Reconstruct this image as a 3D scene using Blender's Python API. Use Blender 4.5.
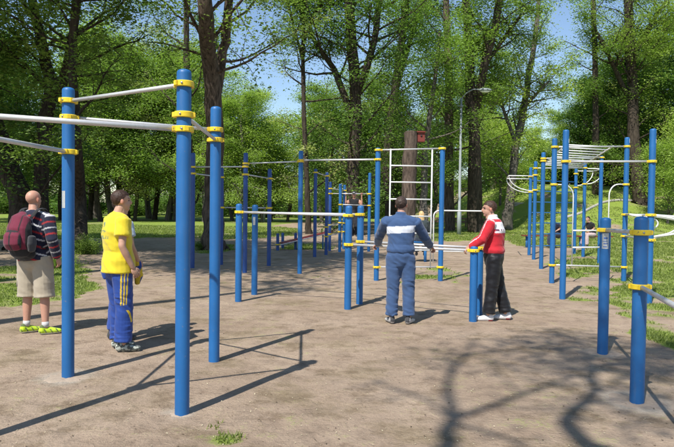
import bpy, bmesh, math, random
import numpy as np
from mathutils import Vector, Matrix, noise

# ------------------------------------------------------------------ clear
for o in list(bpy.data.objects): bpy.data.objects.remove(o)
S = bpy.context.scene
C = S.collection
PI = math.pi

# ------------------------------------------------------------------ camera
CAM_H = 1.61; FPX = 620.0; W, H = 674.0, 447.0
PITCH = math.atan(16.5 / FPX); ROLL = 0.013
cam_d = bpy.data.cameras.new('camera'); cam = bpy.data.objects.new('camera', cam_d); C.objects.link(cam)
S.camera = cam
cam_d.sensor_width = 36; cam_d.lens = 36 * FPX / W
cam_d.clip_start = 0.05; cam_d.clip_end = 3000
RM = Matrix.Rotation(PI / 2 - PITCH, 4, 'X') @ Matrix.Rotation(ROLL, 4, 'Z')
cam.matrix_world = Matrix.Translation((0, 0, CAM_H)) @ RM
cam_d.dof.use_dof = False

# ------------------------------------------------------------------ light
SUN_AZ = math.atan2(-0.485, -0.875)      # where the sun stands, measured from +Y towards +X
SUN_EL = math.radians(53.5)
sun_dir = Vector((math.sin(SUN_AZ) * math.cos(SUN_EL), math.cos(SUN_AZ) * math.cos(SUN_EL), math.sin(SUN_EL)))
w = bpy.data.worlds.new('World'); S.world = w; w.use_nodes = True
nt = w.node_tree
sky = nt.nodes.new('ShaderNodeTexSky'); sky.sky_type = 'NISHITA'; sky.sun_disc = False
sky.sun_elevation = SUN_EL; sky.sun_rotation = SUN_AZ
sky.air_density = 1.0; sky.dust_density = 0.25; sky.ozone_density = 2.2
bg = nt.nodes['Background']; bg.inputs['Strength'].default_value = 0.125
nt.links.new(sky.outputs[0], bg.inputs[0])
sd = bpy.data.lights.new('sun', 'SUN'); sd.energy = 5.0; sd.angle = math.radians(0.5); sd.color = (1.0, 0.955, 0.88)
so = bpy.data.objects.new('sun', sd); C.objects.link(so); so.location = (-10, -18, 30)
so.rotation_euler = sun_dir.to_track_quat('Z', 'Y').to_euler()
S.view_settings.view_transform = 'Standard'; S.view_settings.look = 'None'
S.view_settings.exposure = 0.42; S.view_settings.gamma = 1.0
S.render.engine = 'CYCLES'
S.render.resolution_x = 1024; S.render.resolution_y = 679
S.cycles.max_bounces = 7; S.cycles.transparent_max_bounces = 6

# ------------------------------------------------------------------ picture <-> place
R3 = RM.to_3x3()
def ray(px, py):
    return (R3 @ Vector(((px - W / 2) / FPX, -(py - H / 2) / FPX, -1.0)))
def G(px, py, z=0.0):
    d = ray(px, py); t = (z - CAM_H) / d.z
    return Vector((d.x * t, d.y * t, z))
def atY(px, py, Y):
    d = ray(px, py); t = Y / d.y
    return Vector((d.x * t, Y, CAM_H + d.z * t))
def zat(X, Y, py):
    """height above the ground at plan position X,Y which shows on picture row py"""
    lo, hi = -2.0, 40.0
    for _ in range(40):
        m = (lo + hi) / 2
        v = R3.transposed() @ Vector((X, Y, m - CAM_H))
        y = H / 2 - FPX * v.y / -v.z
        if y > py: lo = m
        else: hi = m
    return (lo + hi) / 2
def proj(p):
    v = R3.transposed() @ (Vector(p) - Vector((0, 0, CAM_H)))
    return (W / 2 + FPX * v.x / -v.z, H / 2 - FPX * v.y / -v.z)

# ------------------------------------------------------------------ materials
def new_mat(name):
    m = bpy.data.materials.new(name); m.use_nodes = True
    return m, m.node_tree, m.node_tree.nodes['Principled BSDF']
def N(t, ty, **kw):
    n = t.nodes.new(ty)
    for k, v in kw.items():
        if k in n.inputs: n.inputs[k].default_value = v
        else: setattr(n, k, v)
    return n
def ramp(t, src, stops):
    r = t.nodes.new('ShaderNodeValToRGB'); e = r.color_ramp.elements
    while len(e) < len(stops): e.new(0.5)
    for q, (p, c) in zip(e, stops):
        q.position = p; q.color = (c, c, c, 1) if isinstance(c, (int, float)) else (*c, 1)
    t.links.new(src, r.inputs[0]); return r
def mixc(t, fac, a, b, mode='MIX'):
    m = t.nodes.new('ShaderNodeMix'); m.data_type = 'RGBA'; m.blend_type = mode
    for sock, v in ((m.inputs[0], fac), (m.inputs[6], a), (m.inputs[7], b)):
        if isinstance(v, (int, float)): sock.default_value = v
        elif isinstance(v, tuple): sock.default_value = (*v, 1)
        else: t.links.new(v, sock)
    return m.outputs[2]
def bump(t, b, src, strength, dist):
    n = N(t, 'ShaderNodeBump'); n.inputs['Strength'].default_value = strength; n.inputs['Distance'].default_value = dist
    t.links.new(src, n.inputs['Height']); t.links.new(n.outputs[0], b.inputs['Normal']); return n

def paint(name, col, rough=0.38, wear=(0.25, 0.22, 0.2), amount=0.62, dirt=0.25, metallic=0.0):
    m, t, b = new_mat(name)
    tc = N(t, 'ShaderNodeTexCoord')
    n1 = N(t, 'ShaderNodeTexNoise', Scale=38.0, Detail=5.0, Roughness=0.7); t.links.new(tc.outputs['Object'], n1.inputs['Vector'])
    n2 = N(t, 'ShaderNodeTexNoise', Scale=3.0, Detail=3.0); t.links.new(tc.outputs['Object'], n2.inputs['Vector'])
    chips = ramp(t, n1.outputs['Fac'], [(amount, 0.0), (amount + 0.03, 1.0)])
    broad = ramp(t, n2.outputs['Fac'], [(0.3, 0.0), (0.75, 1.0)])
    c = mixc(t, broad.outputs[0], tuple(x * 0.88 for x in col), tuple(min(1, x * 1.1 + 0.012 * dirt) for x in col))
    c2 = mixc(t, chips.outputs[0], c, wear)
    mp = N(t, 'ShaderNodeMapping'); mp.inputs['Scale'].default_value = (26, 26, 1.6); t.links.new(tc.outputs['Object'], mp.inputs[0])
    n3 = N(t, 'ShaderNodeTexNoise', Scale=1.0, Detail=5.0, Roughness=0.7); t.links.new(mp.outputs[0], n3.inputs['Vector'])
    scuff = ramp(t, n3.outputs['Fac'], [(0.56, 0.0), (0.70, 0.42)])
    c2 = mixc(t, scuff.outputs[0], c2, tuple(x * .55 + .05 for x in col))
    sp_ = N(t, 'ShaderNodeSeparateXYZ'); t.links.new(tc.outputs['Object'], sp_.inputs[0])
    ad = N(t, 'ShaderNodeMath', operation='MULTIPLY_ADD'); t.links.new(n1.outputs['Fac'], ad.inputs[0]); ad.inputs[1].default_value = -0.16; t.links.new(sp_.outputs['Z'], ad.inputs[2])
    mud = ramp(t, ad.outputs[0], [(0.0, 0.35), (0.015, 0.0)])
    t.links.new(c2, b.inputs['Base Color'])
    rr = ramp(t, n1.outputs['Fac'], [(0.3, rough * 0.8), (0.8, rough * 1.5)]); t.links.new(rr.outputs[0], b.inputs['Roughness'])
    b.inputs['Metallic'].default_value = metallic
    bump(t, b, n2.outputs['Fac'], 0.15, 0.01)
    return m
def plain(name, col, rough=0.6, metallic=0.0, var=0.15, scale=20.0, bmp=0.2, spec=0.5):
    m, t, b = new_mat(name)
    tc = N(t, 'ShaderNodeTexCoord')
    n1 = N(t, 'ShaderNodeTexNoise', Scale=scale, Detail=5.0, Roughness=0.65); t.links.new(tc.outputs['Object'], n1.inputs['Vector'])
    c = mixc(t, n1.outputs['Fac'], tuple(x * (1 - var) for x in col), tuple(min(1, x * (1 + var)) for x in col))
    t.links.new(c, b.inputs['Base Color']); b.inputs['Roughness'].default_value = rough
    b.inputs['Metallic'].default_value = metallic; b.inputs['Specular IOR Level'].default_value = spec
    bump(t, b, n1.outputs['Fac'], bmp, 0.01)
    return m
def cloth_mat(name, rough=0.8, sheen=0.2, spec=0.3, scale=60.0, tint=None):
    m, t, b = new_mat(name)
    a = N(t, 'ShaderNodeAttribute', attribute_name='tint')
    tc = N(t, 'ShaderNodeTexCoord')
    n1 = N(t, 'ShaderNodeTexNoise', Scale=scale, Detail=4.0); t.links.new(tc.outputs['Object'], n1.inputs['Vector'])
    n2 = N(t, 'ShaderNodeTexNoise', Scale=9.0, Detail=3.0); t.links.new(tc.outputs['Object'], n2.inputs['Vector'])
    sh = ramp(t, n2.outputs['Fac'], [(0.25, 0.84), (0.8, 1.0)])
    c = mixc(t, 1.0, a.outputs['Color'], sh.outputs[0], 'MULTIPLY')
    t.links.new(c, b.inputs['Base Color']); b.inputs['Roughness'].default_value = rough
    b.inputs['Sheen Weight'].default_value = sheen; b.inputs['Specular IOR Level'].default_value = spec
    bump(t, b, n1.outputs['Fac'], 0.25, 0.004)
    return m

M = {}
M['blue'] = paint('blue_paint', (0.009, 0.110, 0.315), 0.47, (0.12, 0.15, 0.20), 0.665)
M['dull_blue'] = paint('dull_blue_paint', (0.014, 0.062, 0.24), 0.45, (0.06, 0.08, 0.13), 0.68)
M['yellow'] = paint('yellow_paint', (0.78, 0.56, 0.022), 0.45, (0.22, 0.17, 0.08), 0.62)
M['bar'] = paint('pale_metal', (0.60, 0.60, 0.60), 0.36, (0.30, 0.28, 0.26), 0.66, metallic=0.35)
M['steel'] = plain('steel', (0.35, 0.35, 0.36), 0.35, 0.9)
M['white_metal'] = paint('white_metal', (0.72, 0.73, 0.72), 0.4, (0.35, 0.33, 0.3), 0.66)
M['label'] = plain('label', (0.5, 0.52, 0.52), 0.4, 0.2, 0.2, 60)
M['label_print'] = plain('label_print', (0.08, 0.16, 0.42), 0.5)
M['red_board'] = plain('red_board', (0.23, 0.035, 0.025), 0.55, 0, 0.3, 14)
M['wood'] = plain('wood', (0.16, 0.10, 0.065), 0.7, 0, 0.3, 14)
M['grey_pole'] = plain('grey_pole', (0.22, 0.25, 0.25), 0.55, 0.1, 0.15, 8)
M['lamp_glass'] = plain('lamp_glass', (0.75, 0.78, 0.8), 0.2, 0, 0.05)
M['red_wood'] = plain('red_wood', (0.17, 0.028, 0.018), 0.6, 0, 0.3, 14)
M['black'] = plain('black_plastic', (0.012, 0.012, 0.013), 0.5)
M['stone'] = plain('stone', (0.36, 0.34, 0.31), 0.85, 0, 0.25, 6, 0.5)
M['pink_stone'] = plain('pink_stone', (0.45, 0.36, 0.33), 0.85, 0, 0.25, 6, 0.5)
M['cloth'] = cloth_mat('cloth')
M['shiny_cloth'] = cloth_mat('shiny_cloth', 0.55, 0.08, 0.35)
M['skin'] = cloth_mat('skin', 0.52, 0.05, 0.4, 90)
M['skin'].node_tree.nodes['Principled BSDF'].inputs['Subsurface Weight'].default_value = 0.06
M['hair'] = cloth_mat('hair', 0.6, 0.0, 0.35, 160)

def bark_mat(name, dark, light, rough=0.9):
    m, t, b = new_mat(name)
    tc = N(t, 'ShaderNodeTexCoord'); mp = N(t, 'ShaderNodeMapping'); mp.inputs['Scale'].default_value = (1, 1, 0.16)
    t.links.new(tc.outputs['Object'], mp.inputs[0])
    v = N(t, 'ShaderNodeTexNoise', Scale=11.0, Detail=6.0, Roughness=0.7); t.links.new(mp.outputs[0], v.inputs['Vector'])
    n2 = N(t, 'ShaderNodeTexNoise', Scale=1.2, Detail=3.0); t.links.new(tc.outputs['Object'], n2.inputs['Vector'])
    r = ramp(t, v.outputs['Fac'], [(0.36, dark), (0.5, tuple((a + c) / 2 for a, c in zip(dark, light))), (0.68, light)])
    c = mixc(t, n2.outputs['Fac'], r.outputs[0], tuple(x * 0.9 for x in dark), 'MIX')
    m2 = t.nodes.new('ShaderNodeMix'); m2.data_type = 'RGBA'; m2.inputs[0].default_value = 0.3
    t.links.new(r.outputs[0], m2.inputs[6]); t.links.new(c, m2.inputs[7])
    t.links.new(m2.outputs[2], b.inputs['Base Color']); b.inputs['Roughness'].default_value = rough
    b.inputs['Specular IOR Level'].default_value = 0.15
    bump(t, b, v.outputs['Fac'], 0.9, 0.06)
    return m
M['bark_dark'] = bark_mat('dark_bark', (0.022, 0.017, 0.013), (0.10, 0.08, 0.06))
M['bark_brown'] = bark_mat('brown_bark', (0.036, 0.028, 0.022), (0.20, 0.150, 0.118))
M['bark_grey'] = bark_mat('grey_bark', (0.05, 0.045, 0.04), (0.24, 0.21, 0.18))

def leaf_mat(name, dark, light, trans=0.35):
    m, t, b = new_mat(name)
    a = N(t, 'ShaderNodeAttribute', attribute_name='leaf')
    oi = N(t, 'ShaderNodeObjectInfo')
    r = ramp(t, a.outputs['Fac'], [(0.0, dark), (1.0, light)])
    hs = N(t, 'ShaderNodeHueSaturation'); t.links.new(r.outputs[0], hs.inputs['Color'])
    mr = N(t, 'ShaderNodeMapRange'); t.links.new(oi.outputs['Random'], mr.inputs[0]); mr.inputs[3].default_value = 0.485; mr.inputs[4].default_value = 0.515
    t.links.new(mr.outputs[0], hs.inputs['Hue']); hs.inputs['Saturation'].default_value = 0.96
    mr2 = N(t, 'ShaderNodeMapRange'); t.links.new(oi.outputs['Random'], mr2.inputs[0]); mr2.inputs[3].default_value = 1.2; mr2.inputs[4].default_value = 0.8
    t.links.new(mr2.outputs[0], hs.inputs['Value'])
    t.links.new(hs.outputs[0], b.inputs['Base Color']); b.inputs['Roughness'].default_value = 0.5
    b.inputs['Specular IOR Level'].default_value = 0.3
    tr = N(t, 'ShaderNodeBsdfTranslucent'); 
    tcx = mixc(t, 1.0, hs.outputs[0], (1.1, 1.3, 0.55), 'MULTIPLY'); t.links.new(tcx, tr.inputs[0])
    mx = N(t, 'ShaderNodeMixShader'); mx.inputs[0].default_value = trans
    t.links.new(b.outputs[0], mx.inputs[1]); t.links.new(tr.outputs[0], mx.inputs[2])
    t.links.new(mx.outputs[0], t.nodes['Material Output'].inputs[0])
    return m
M['leaf_mid'] = leaf_mat('leaf_mid', (0.085, 0.145, 0.028), (0.290, 0.430, 0.090), 0.42)
M['leaf_dark'] = leaf_mat('leaf_dark', (0.050, 0.105, 0.024), (0.200, 0.330, 0.070), 0.40)
M['leaf_light'] = leaf_mat('leaf_light', (0.17, 0.255, 0.045), (0.42, 0.55, 0.13), 0.45)
M['leaf_olive'] = leaf_mat('leaf_olive', (0.19, 0.22, 0.07), (0.44, 0.49, 0.20), 0.45)
M['grass'] = leaf_mat('grass_blades', (0.13, 0.17, 0.035), (0.33, 0.38, 0.09), 0.4)

# ------------------------------------------------------------------ object helpers
def tag(o, label=None, cat=None, group=None, kind=None):
    if label: o['label'] = label
    if cat: o['category'] = cat
    if group: o['group'] = group
    if kind: o['kind'] = kind
    return o
def thing(name, loc, label, cat, group=None, rz=0.0):
    o = bpy.data.objects.new(name, None); C.objects.link(o); o.location = loc; o.rotation_euler = (0, 0, rz)
    o.empty_display_size = 0.2
    return tag(o, label, cat, group)
def link(name, me, mat, parent=None, smooth=True):
    if mat is not None and len(me.materials) == 0: me.materials.append(M[mat] if isinstance(mat, str) else mat)
    if smooth and len(me.polygons): me.polygons.foreach_set('use_smooth', [True] * len(me.polygons))
    o = bpy.data.objects.new(name, me); C.objects.link(o)
    if parent is not None:
        o.parent = parent
        # geometry is always authored in world space unless the parent says it is local
        if not parent.get('_local'):
            q = parent
            mw = Matrix.Identity(4)
            chain = []
            while q is not None: chain.append(q); q = q.parent
            for q in reversed(chain): mw = mw @ Matrix.Translation(q.location) @ q.rotation_euler.to_matrix().to_4x4()
            me.transform(mw.inverted())
    return o
class MB:
    """collects shapes, becomes one mesh object"""
    def __init__(s): s.v = []; s.f = []
    def add(s, vs, fs):
        n = len(s.v); s.v += [tuple(v) for v in vs]; s.f += [tuple(i + n for i in f) for f in fs]; return s
    def tube(s, pts, rads, n=12, cap=True, xh=None, flat=None):
        pts = [Vector(p) for p in pts]; m = len(pts)
        if isinstance(rads, (int, float)): rads = [rads] * m
        prev = None; vs = []
        for i, p in enumerate(pts):
            t = (pts[min(i + 1, m - 1)] - pts[max(i - 1, 0)])
            if t.length < 1e-9: t = Vector((0, 0, 1))
            t.normalize()
            if xh is not None:
                u = Vector(xh) - t * t.dot(Vector(xh)); u.normalize()
            elif prev is None:
                u = t.orthogonal().normalized()
            else:
                u = prev - t * t.dot(prev)
                u = u.normalized() if u.length > 1e-6 else t.orthogonal().normalized()
            prev = u; v = t.cross(u)
            r = rads[i]; rx, ry = r if isinstance(r, tuple) else (r, r)
            for k in range(n):
                a = 2 * PI * k / n
                vs.append(p + u * (rx * math.cos(a)) + v * (ry * math.sin(a)))
        fs = []
        for i in range(m - 1):
            for k in range(n):
                a, b = i * n + k, i * n + (k + 1) % n
                fs.append((a, b, b + n, a + n))
        if cap:
            fs.append(tuple(reversed(range(n)))); fs.append(tuple((m - 1) * n + k for k in range(n)))
        return s.add(vs, fs)
    def limb(s, pts, rads, n=12, xh=None):
        """a tube with rounded ends"""
        pts = [Vector(p) for p in pts]; rads = [(r, r) if isinstance(r, (int, float)) else r for r in rads]
        P = []; Rr = []
        d = (pts[0] - pts[1]).normalized(); r0 = min(rads[0])
        for a in (85, 60, 30):
            P.append(pts[0] + d * r0 * math.sin(math.radians(a)) * .9); c = math.cos(math.radians(a)); Rr.append((rads[0][0] * c, rads[0][1] * c))
        P += pts; Rr += rads
        d = (pts[-1] - pts[-2]).normalized(); r0 = min(rads[-1])
        for a in (30, 60, 85):
            P.append(pts[-1] + d * r0 * math.sin(math.radians(a)) * .9); c = math.cos(math.radians(a)); Rr.append((rads[-1][0] * c, rads[-1][1] * c))
        return s.tube(P, Rr, n, True, xh)
    def ball(s, c, r, n=12, m=8, rot=None):
        c = Vector(c); rx, ry, rz = r if isinstance(r, tuple) else (r, r, r); vs = []; fs = []
        for i in range(1, m):
            th = PI * i / m
            for k in range(n):
                a = 2 * PI * k / n
                q = Vector((rx * math.sin(th) * math.cos(a), ry * math.sin(th) * math.sin(a), rz * math.cos(th)))
                if rot is not None: q = rot @ q
                vs.append(c + q)
        for i in range(m - 2):
            for k in range(n):
                a, b = i * n + k, i * n + (k + 1) % n
                fs.append((a, a + n, b + n, b))
        top = Vector((0, 0, rz)); bot = Vector((0, 0, -rz))
        if rot is not None: top = rot @ top; bot = rot @ bot
        vs += [c + top, c + bot]; T = len(vs) - 2; B = T + 1
        for k in range(n):
            fs.append((T, k, (k + 1) % n)); fs.append((B, (m - 2) * n + (k + 1) % n, (m - 2) * n + k))
        return s.add(vs, fs)
    def box(s, c, d, rot=None, bev=0.0):
        c = Vector(c); hx, hy, hz = d[0] / 2, d[1] / 2, d[2] / 2
        bm = bmesh.new(); bmesh.ops.create_cube(bm, size=1.0)
        for v in bm.verts: v.co = Vector((v.co.x * d[0], v.co.y * d[1], v.co.z * d[2]))
        if bev: bmesh.ops.bevel(bm, geom=list(bm.edges), offset=bev, segments=2, affect='EDGES')
        bm.verts.index_update()
        vs = [c + ((rot @ v.co) if rot is not None else v.co) for v in bm.verts]
        fs = [tuple(v.index for v in f.verts) for f in bm.faces]; bm.free()
        return s.add(vs, fs)
    def lathe(s, c, prof, n=20, axis=None):
        """prof = [(r, z)...] round the vertical through c"""
        c = Vector(c); vs = []; fs = []
        for r, z in prof:
            for k in range(n):
                a = 2 * PI * k / n; q = Vector((r * math.cos(a), r * math.sin(a), z))
                if axis is not None: q = axis @ q
                vs.append(c + q)
        for i in range(len(prof) - 1):
            for k in range(n):
                a, b = i * n + k, i * n + (k + 1) % n
                fs.append((a, b, b + n, a + n))
        fs.append(tuple(reversed(range(n)))); fs.append(tuple((len(prof) - 1) * n + k for k in range(n)))
        return s.add(vs, fs)
    def mesh(s, name):
        me = bpy.data.meshes.new(name); me.from_pydata(s.v, [], s.f); me.update(); return me
    def build(s, name, mat, parent=None, smooth=True, auto=None):
        me = s.mesh(name); o = link(name, me, mat, parent, smooth)
        if auto: sharp(me, auto)
        return o
def sharp(me, deg=35):
    bm = bmesh.new(); bm.from_mesh(me); lim = math.radians(deg)
    for e in bm.edges:
        if len(e.link_faces) == 2 and e.calc_face_angle(0) > lim: e.smooth = False
    bm.to_mesh(me); bm.free()
def fast_mesh(name, V, F):
    """V (n,3) floats, F (m,k) ints"""
    me = bpy.data.meshes.new(name); V = np.asarray(V, dtype=np.float32); F = np.asarray(F, dtype=np.int32); k = F.shape[1]
    me.vertices.add(len(V)); me.vertices.foreach_set('co', V.ravel())
    me.loops.add(F.size); me.loops.foreach_set('vertex_index', F.ravel())
    me.polygons.add(len(F)); me.polygons.foreach_set('loop_start', np.arange(0, F.size, k, dtype=np.int32))
    me.polygons.foreach_set('loop_total', np.full(len(F), k, dtype=np.int32))
    me.update(calc_edges=True); return me
def fattr(me, name, vals):
    a = me.attributes.new(name, 'FLOAT', 'POINT'); a.data.foreach_set('value', np.asarray(vals, dtype=np.float32))
def curve(pts, per=6):
    """Catmull-Rom through the points"""
    P = [Vector(p) for p in pts]; P = [P[0] * 2 - P[1]] + P + [P[-1] * 2 - P[-2]]; out = []
    for i in range(1, len(P) - 2):
        for k in range(per):
            t = k / per; a, b, c, d = P[i - 1], P[i], P[i + 1], P[i + 2]
            out.append(0.5 * ((2 * b) + (c - a) * t + (2 * a - 5 * b + 4 * c - d) * t * t + (3 * b - a - 3 * c + d) * t ** 3))
    out.append(P[-2]); return out

# ------------------------------------------------------------------ terrain
def smooth01(x): x = max(0.0, min(1.0, x)); return x * x * (3 - 2 * x)
def hgt(x, y):
    z = 0.0
    # bank that rises behind the right-hand rigs
    q = smooth01((y - 37 - 0.25 * abs(x - 20)) / 22) * smooth01((x - 9) / 9)
    z += q * 4.0
    z += 0.02 * noise.noise(Vector((x * .5, y * .5, 3))) * smooth01((y - 2) / 6) * 0.6
    if y < 30: z += 0.007 * noise.noise(Vector((x * 2.2, y * 2.2, 9)))
    return z
def poly_in(px, py, P):
    ins = False; n = len(P); j = n - 1
    for i in range(n):
        xi, yi = P[i]; xj, yj = P[j]
        if (yi > py) != (yj > py) and px < (xj - xi) * (py - yi) / (yj - yi) + xi: ins = not ins
        j = i
    return ins
def gp(P): return [tuple(G(a, b)[:2]) for a, b in P]
GRASS = [(gp([(-40, 272), (10, 266), (45, 262), (80, 262), (86, 275), (98, 290), (70, 300), (20, 304), (-40, 306)]), 0.95),
         (gp([(-300, 239), (60, 239), (197, 237), (197, 221), (197, 214), (-300, 213)]), 1.0),
         (gp([(197, 240), (245, 239), (290, 236), (300, 229), (270, 226), (300, 222), (420, 221), (420, 214), (197, 214)]), 0.9),
         (gp([(194, 252), (207, 254), (232, 251), (230, 245), (200, 243)]), 0.8),
         (gp([(280, 250), (330, 249), (330, 244), (285, 243)]), 0.75),
         (gp([(430, 241), (505, 240), (525, 247), (600, 248), (600, 222), (430, 222)]), 0.95),
         (gp([(412, 271), (441, 269), (470, 275), (447, 283), (412, 281)]), 0.6),
         (gp([(372, 284), (392, 279), (398, 286), (380, 291)]), 0.5),
         (gp([(290, 276), (318, 275), (315, 282), (295, 281)]), 0.4),
         (gp([(566, 279), (600, 273), (640, 268), (760, 262), (760, 216), (590, 216), (595, 244), (560, 262)]), 0.92),
         (gp([(564, 295), (580, 288), (605, 287), (600, 300), (570, 300)]), 0.6),
         (gp([(640, 250), (800, 250), (900, 330), (700, 360), (655, 345), (635, 318), (610, 300), (620, 275)]), 0.82),
         (gp([(207, 427), (220, 420), (236, 429), (244, 437), (225, 443), (209, 436)]), 0.62),
         (gp([(226, 352), (246, 357), (238, 368), (224, 364)]), 0.42),
         (gp([(235, 388), (268, 396), (256, 402), (238, 398)]), 0.3)]
def grass_at(x, y):
    n = noise.fractal(Vector((x * .9, y * .9, 1.3)), 0.8, 2.1, 4)
    sc_ = min(1.0, .25 + y * .05); jx = x + sc_ * (0.45 * noise.noise(Vector((x * 1.3, y * 1.3, 7))) + .22 * noise.noise(Vector((x * 4.3, y * 4.3, 5)))); jy = y + sc_ * (0.9 * noise.noise(Vector((x * 1.3, y * 1.3, 17))) + .4 * noise.noise(Vector((x * 4.3, y * 4.3, 27))))
    g = 0.0
    for P, k in GRASS:
        if k > g and poly_in(jx, jy, P): g = k
    if y > 95: g = max(g, 0.9)
    if g <= 0: return max(0.0, 0.10 + 0.1 * n) if y > 3 else 0.0
    return max(0.0, min(1.0, g * (1 + .75 * n) - .12 + 0.25 * n + .22 * noise.noise(Vector((x * 5, y * 5, 31)))))
PADS = [(G(637, 402), 0.30), (G(602, 353), 0.20), (G(68, 377), 0.24), (G(182, 412), 0.1)]
def axis_levels(segs):
    out = []
    for a, b, st in segs:
        n = max(1, int(round((b - a) / st))); out += [a + (b - a) * i / n for i in range(n)]
    return out
ys = axis_levels([(-1200, -40, 200), (-40, -4, 3), (-4, 3, .5), (3, 9, .085), (9, 16, .16), (16, 30, .35), (30, 60, .8), (60, 130, 3), (130, 300, 25), (300, 1400, 180)]) + [1400]
xs = axis_levels([(-1200, -300, 150), (-300, -60, 30), (-60, -16, 1.6), (-16, -6, .4), (-6, 6, .11), (6, 20, .4), (20, 60, 1.6), (60, 300, 30), (300, 1200, 150)]) + [1200]
V = []; gm = []; pm = []
for y in ys:
    for x in xs:
        inview = 2 < y < 140 and abs(x) < 0.75 * y + 4
        V.append((x, y, hgt(x, y) if -60 < y < 200 and abs(x) < 200 else (4.0 if (x > 18 and y > 65) else 0.0)))
        gm.append(grass_at(x, y) if inview else (0.8 if y > 60 else 0.3))
        p = 0.0
        for c, r in PADS:
            d = math.hypot(x - c.x, (y - c.y) * 0.9) / r
            d += 0.25 * noise.noise(Vector((x * 6, y * 6, 2)))
            p = max(p, 1 - smooth01((d - 0.75) / 0.4))
        pm.append(p)
nx = len(xs); F = []
for j in range(len(ys) - 1):
    for i in range(nx - 1):
        a = j * nx + i; F.append((a, a + 1, a + nx + 1, a + nx))
me = fast_mesh('ground', V, F); fattr(me, 'grass', gm); fattr(me, 'pad', pm)
gmt, t, b = new_mat('ground_mat')
tc = N(t, 'ShaderNodeTexCoord')
ga = N(t, 'ShaderNodeAttribute', attribute_name='grass'); pa = N(t, 'ShaderNodeAttribute', attribute_name='pad')
def nz(scale, detail=5.0, rough=0.6):
    n = N(t, 'ShaderNodeTexNoise', Scale=scale, Detail=detail, Roughness=rough); t.links.new(tc.outputs['Object'], n.inputs['Vector']); return n
nA, nB, nC, nD = nz(0.55), nz(4.0, 6, 0.7), nz(34.0, 6, 0.75), nz(150.0, 3, 0.6)
dirt = ramp(t, nA.outputs['Fac'], [(0.3, (0.298, 0.220, 0.158)), (0.7, (0.422, 0.325, 0.243))])
rB = ramp(t, nB.outputs['Fac'], [(0.30, 0.66), (0.46, 0.93), (0.60, 1.04), (0.75, 1.14)])
rC = ramp(t, nC.outputs['Fac'], [(0.3, 0.70), (0.45, 0.96), (0.58, 1.02), (0.75, 1.2)])
c = mixc(t, 1.0, dirt.outputs[0], rB.outputs[0], 'MULTIPLY'); c = mixc(t, 1.0, c, rC.outputs[0], 'MULTIPLY')
vo = N(t, 'ShaderNodeTexVoronoi', Scale=16.0); t.links.new(tc.outputs['Object'], vo.inputs['Vector'])
sp = ramp(t, vo.outputs['Distance'], [(0.06, 1.0), (0.11, 0.0)])
spm = N(t, 'ShaderNodeMath', operation='MULTIPLY'); t.links.new(sp.outputs[0], spm.inputs[0])
gate = ramp(t, nz(7.0).outputs['Fac'], [(0.48, 0.0), (0.56, 0.75)]); t.links.new(gate.outputs[0], spm.inputs[1])
c = mixc(t, spm.outputs[0], c, (0.44, 0.38, 0.29))
moss = ramp(t, nz(1.3, 7, 0.72).outputs['Fac'], [(0.50, 0.0), (0.66, 0.6)]); c = mixc(t, moss.outputs[0], c, (0.20, 0.165, 0.085))
damp = ramp(t, nz(2.6, 8, 0.78).outputs['Fac'], [(0.52, 0.0), (0.62, 0.6)]); c = mixc(t, damp.outputs[0], c, (0.185, 0.13, 0.092))
vo2 = N(t, 'ShaderNodeTexVoronoi', Scale=9.0); t.links.new(tc.outputs['Object'], vo2.inputs['Vector'])
sp2 = ramp(t, vo2.outputs['Distance'], [(0.02, 0.6), (0.05, 0.0)])
c = mixc(t, sp2.outputs[0], c, (0.10, 0.075, 0.05))
c = mixc(t, pa.outputs['Fac'], c, mixc(t, nC.outputs['Fac'], (0.33, 0.28, 0.225), (0.46, 0.40, 0.33)))
# sparse green film and the soil under the turf
gn = N(t, 'ShaderNodeMath', operation='ADD'); t.links.new(ga.outputs['Fac'], gn.inputs[0])
g2 = N(t, 'ShaderNodeMath', operation='MULTIPLY_ADD'); t.links.new(nB.outputs['Fac'], g2.inputs[0]); g2.inputs[1].default_value = 1.1; g2.inputs[2].default_value = -0.55
g3 = N(t, 'ShaderNodeMath', operation='MULTIPLY_ADD'); t.links.new(nC.outputs['Fac'], g3.inputs[0]); g3.inputs[1].default_value = 0.8; t.links.new(g2.outputs[0], g3.inputs[2])
t.links.new(g3.outputs[0], gn.inputs[1])
gmask = ramp(t, gn.outputs[0], [(0.62, 0.0), (1.0, 1.0)])
gcol = mixc(t, nB.outputs['Fac'], (0.13, 0.19, 0.030), (0.29, 0.37, 0.075))
gcol = mixc(t, 1.0, gcol, rC.outputs[0], 'MULTIPLY')
c = mixc(t, gmask.outputs[0], c, gcol)
t.links.new(c, b.inputs['Base Color']); b.inputs['Roughness'].default_value = 0.95; b.inputs['Specular IOR Level'].default_value = 0.12
hs = N(t, 'ShaderNodeMath', operation='MULTIPLY_ADD'); t.links.new(nC.outputs['Fac'], hs.inputs[0]); hs.inputs[1].default_value = 0.35
t.links.new(nB.outputs['Fac'], hs.inputs[2])
bump(t, b, hs.outputs[0], 0.85, 0.06)
tag(link('ground', me, gmt), 'bare trodden earth of the exercise yard running into lawn', None, None, 'structure')

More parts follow.
